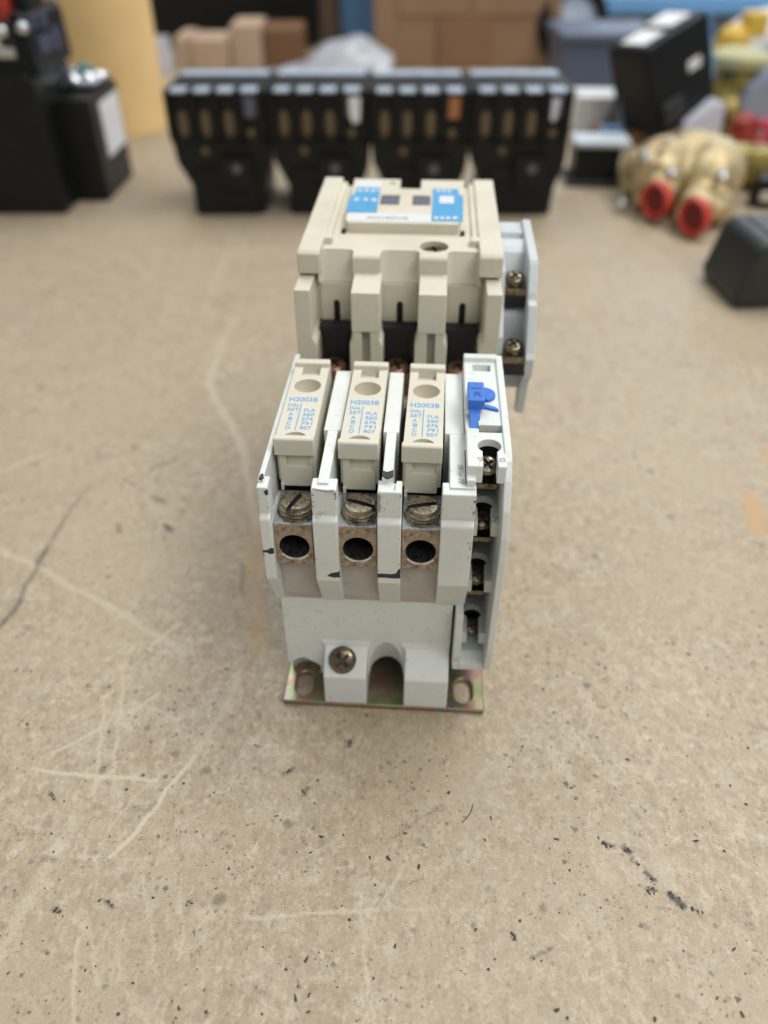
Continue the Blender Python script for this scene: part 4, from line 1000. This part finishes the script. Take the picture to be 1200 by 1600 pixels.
Mesh().prism([(-12, 0.3), (10, 0.3), (14, 30), (4, 42), (-8, 36)], 'y', -8, 10, bevel=2.5).build('clip_body', surf('dark_red_plastic', (0.30, 0.03, 0.02), 0.4), t)
Mesh().tube([(14, -6, 36), (24, -10, 24), (30, -12, 12)], 4).build('clip_arm', 'pinkred', t)
t = thing('olive_hose', 'short brown hose piece at the right edge below the red clip', 'hose', (322, 690, 0), R(-30))
Mesh().cyl((-40, 0, 17), (1, 0, 0), 16.5, 110, 28).build('hose_wall', 'olive', t)
Mesh().lathe([(16.6, 0), (18.5, 0), (18.5, 8), (16.6, 8)], (-41, 0, 18.6), (1, 0, 0), 28).build('hose_collar', 'brass', t)

t = thing('brass_elbow', 'small brass elbow fitting at the right edge beyond the valve', 'elbow', (306, 735, 0), R(35))
m = Mesh(); m.cyl((-16, 0, 12), (1, 0, 0), 11, 34, 24); m.cyl((14, 0, 12), (0, -1, 0.2), 11, 26, 24); m.ball((14, 0, 12), 12, 12, 12)
remeshed(m, 'elbow_body', 'satinbrass', t, 1.6, 4)
Mesh().lathe([(13, 0), (13, 8), (9, 8), (9, 2), (0, 2)], (-16, 0, 12.6), (-1, 0, 0), 6, smooth=False).build('hex_collar', 'brass', t)
t = thing('black_connector', 'small black connector lying between the brass valve and the right edge', 'connector', (312, 648, 0), R(-18))
Mesh().prism([(-16, 0.3), (16, 0.3), (16, 16), (8, 22), (-12, 22), (-16, 16)], 'y', -10, 12, bevel=1.5).build('shell', 'black', t)
Mesh().box(-10, 8, -11.5, -9, 6, 14, bevel=0.6).build('contact_slot', 'chrome', t)
def small_film(name, label, cx, cy, w, d, h, seed, mat):
    rr = random.Random(seed); m = Mesh(); nx, ny = 22, 16; v = []; f = []
    ph = [rr.uniform(0, 6) for _ in range(6)]
    for j in range(ny):
        for i in range(nx):
            a = i / (nx - 1); b_ = j / (ny - 1); e = math.sin(math.pi * a) ** 0.7 * math.sin(math.pi * b_) ** 0.7
            z = h * e * (0.7 + 0.3 * math.sin(7 * a + ph[0]) * math.sin(6 * b_ + ph[1]) + 0.14 * math.sin(19 * a + 9 * b_ + ph[2]))
            v.append((cx + w * (a - 0.5) + 0.05 * w * math.sin(8 * b_ + ph[3]), cy + d * (b_ - 0.5) + 0.05 * d * math.sin(8 * a + ph[4]), max(0.5, z + 0.5)))
    for j in range(ny - 1):
        for i in range(nx - 1):
            q = j * nx + i; f.append((q, q + 1, q + nx + 1, q + nx))
    m.poly(v, f, smooth=True); o = m.build(name, mat, None, smooth_angle=80)
    sd = o.modifiers.new('thickness', 'SOLIDIFY'); sd.thickness = 0.001; sd.offset = 1
    tag(o, label, 'bag', 'crumpled plastic bags at the back right')
small_film('plastic_bag', 'crumpled pale plastic bag behind the olive fitting at far right', 500, 1010, 150, 110, 52, 4, 'film')
small_film('plastic_bag', 'low crumpled plastic bag between slate tub and tilted switch box', 300, 960, 90, 60, 20, 9, 'film')
# ------------------------------------------------------------------ grit on the bench
def crumbs():
    m = Mesh()
    rnd = random.Random(11)
    def grain(x, y, r):
        a = rnd.random() * 6; el = rnd.choice((1, 1, 1.4, 2.2)); ct, st_ = math.cos(a), math.sin(a)
        pts = []
        for k in range(7):
            q = r * rnd.uniform(0.45, 1.45); u_, v_ = el * q * math.cos(k * 0.9), q * math.sin(k * 0.9)
            pts.append((x + u_ * ct - v_ * st_, y + u_ * st_ + v_ * ct))
        m.prism(pts, 'z', 0.02, 0.02 + r * 0.6, bevel=0)
    for _ in range(620):
        x = rnd.uniform(-120, 120); y = 62 + 120 * rnd.random() ** 1.5
        if -36 < x + 0.3 < 36 and y > 146: continue
        grain(x, y, 0.07 + 0.32 * rnd.random() ** 3)
    for pts, w, st in DARK_MARKS:
        if st < 0.5 or pts[0][1] > 140: continue
        for _ in range(int(4 + 7 * w * st)):
            (x0, y0), (x1, y1) = pts[0], pts[-1]; q = rnd.random()
            grain(x0 + (x1 - x0) * q + rnd.gauss(0, 0.5 * w), y0 + (y1 - y0) * q + rnd.gauss(0, 0.6 * w), 0.08 + 0.3 * rnd.random() ** 2)
    o = m.build('dust_crumbs', surf('dark_grit', (0.05, 0.042, 0.038), 0.7), None)
    o['kind'] = 'stuff'
crumbs()
o = Mesh().tube([(25.7, 121.4, 0.12), (25.3, 119.8, 0.25), (24.6, 118.4, 0.2), (23.4, 117.0, 0.15), (22.3, 115.9, 0.12)], 0.11, 6).build('fibre', 'soot_shade')
tag(o, 'short curved dark hair lying on the bench in front of the starter', 'hair')
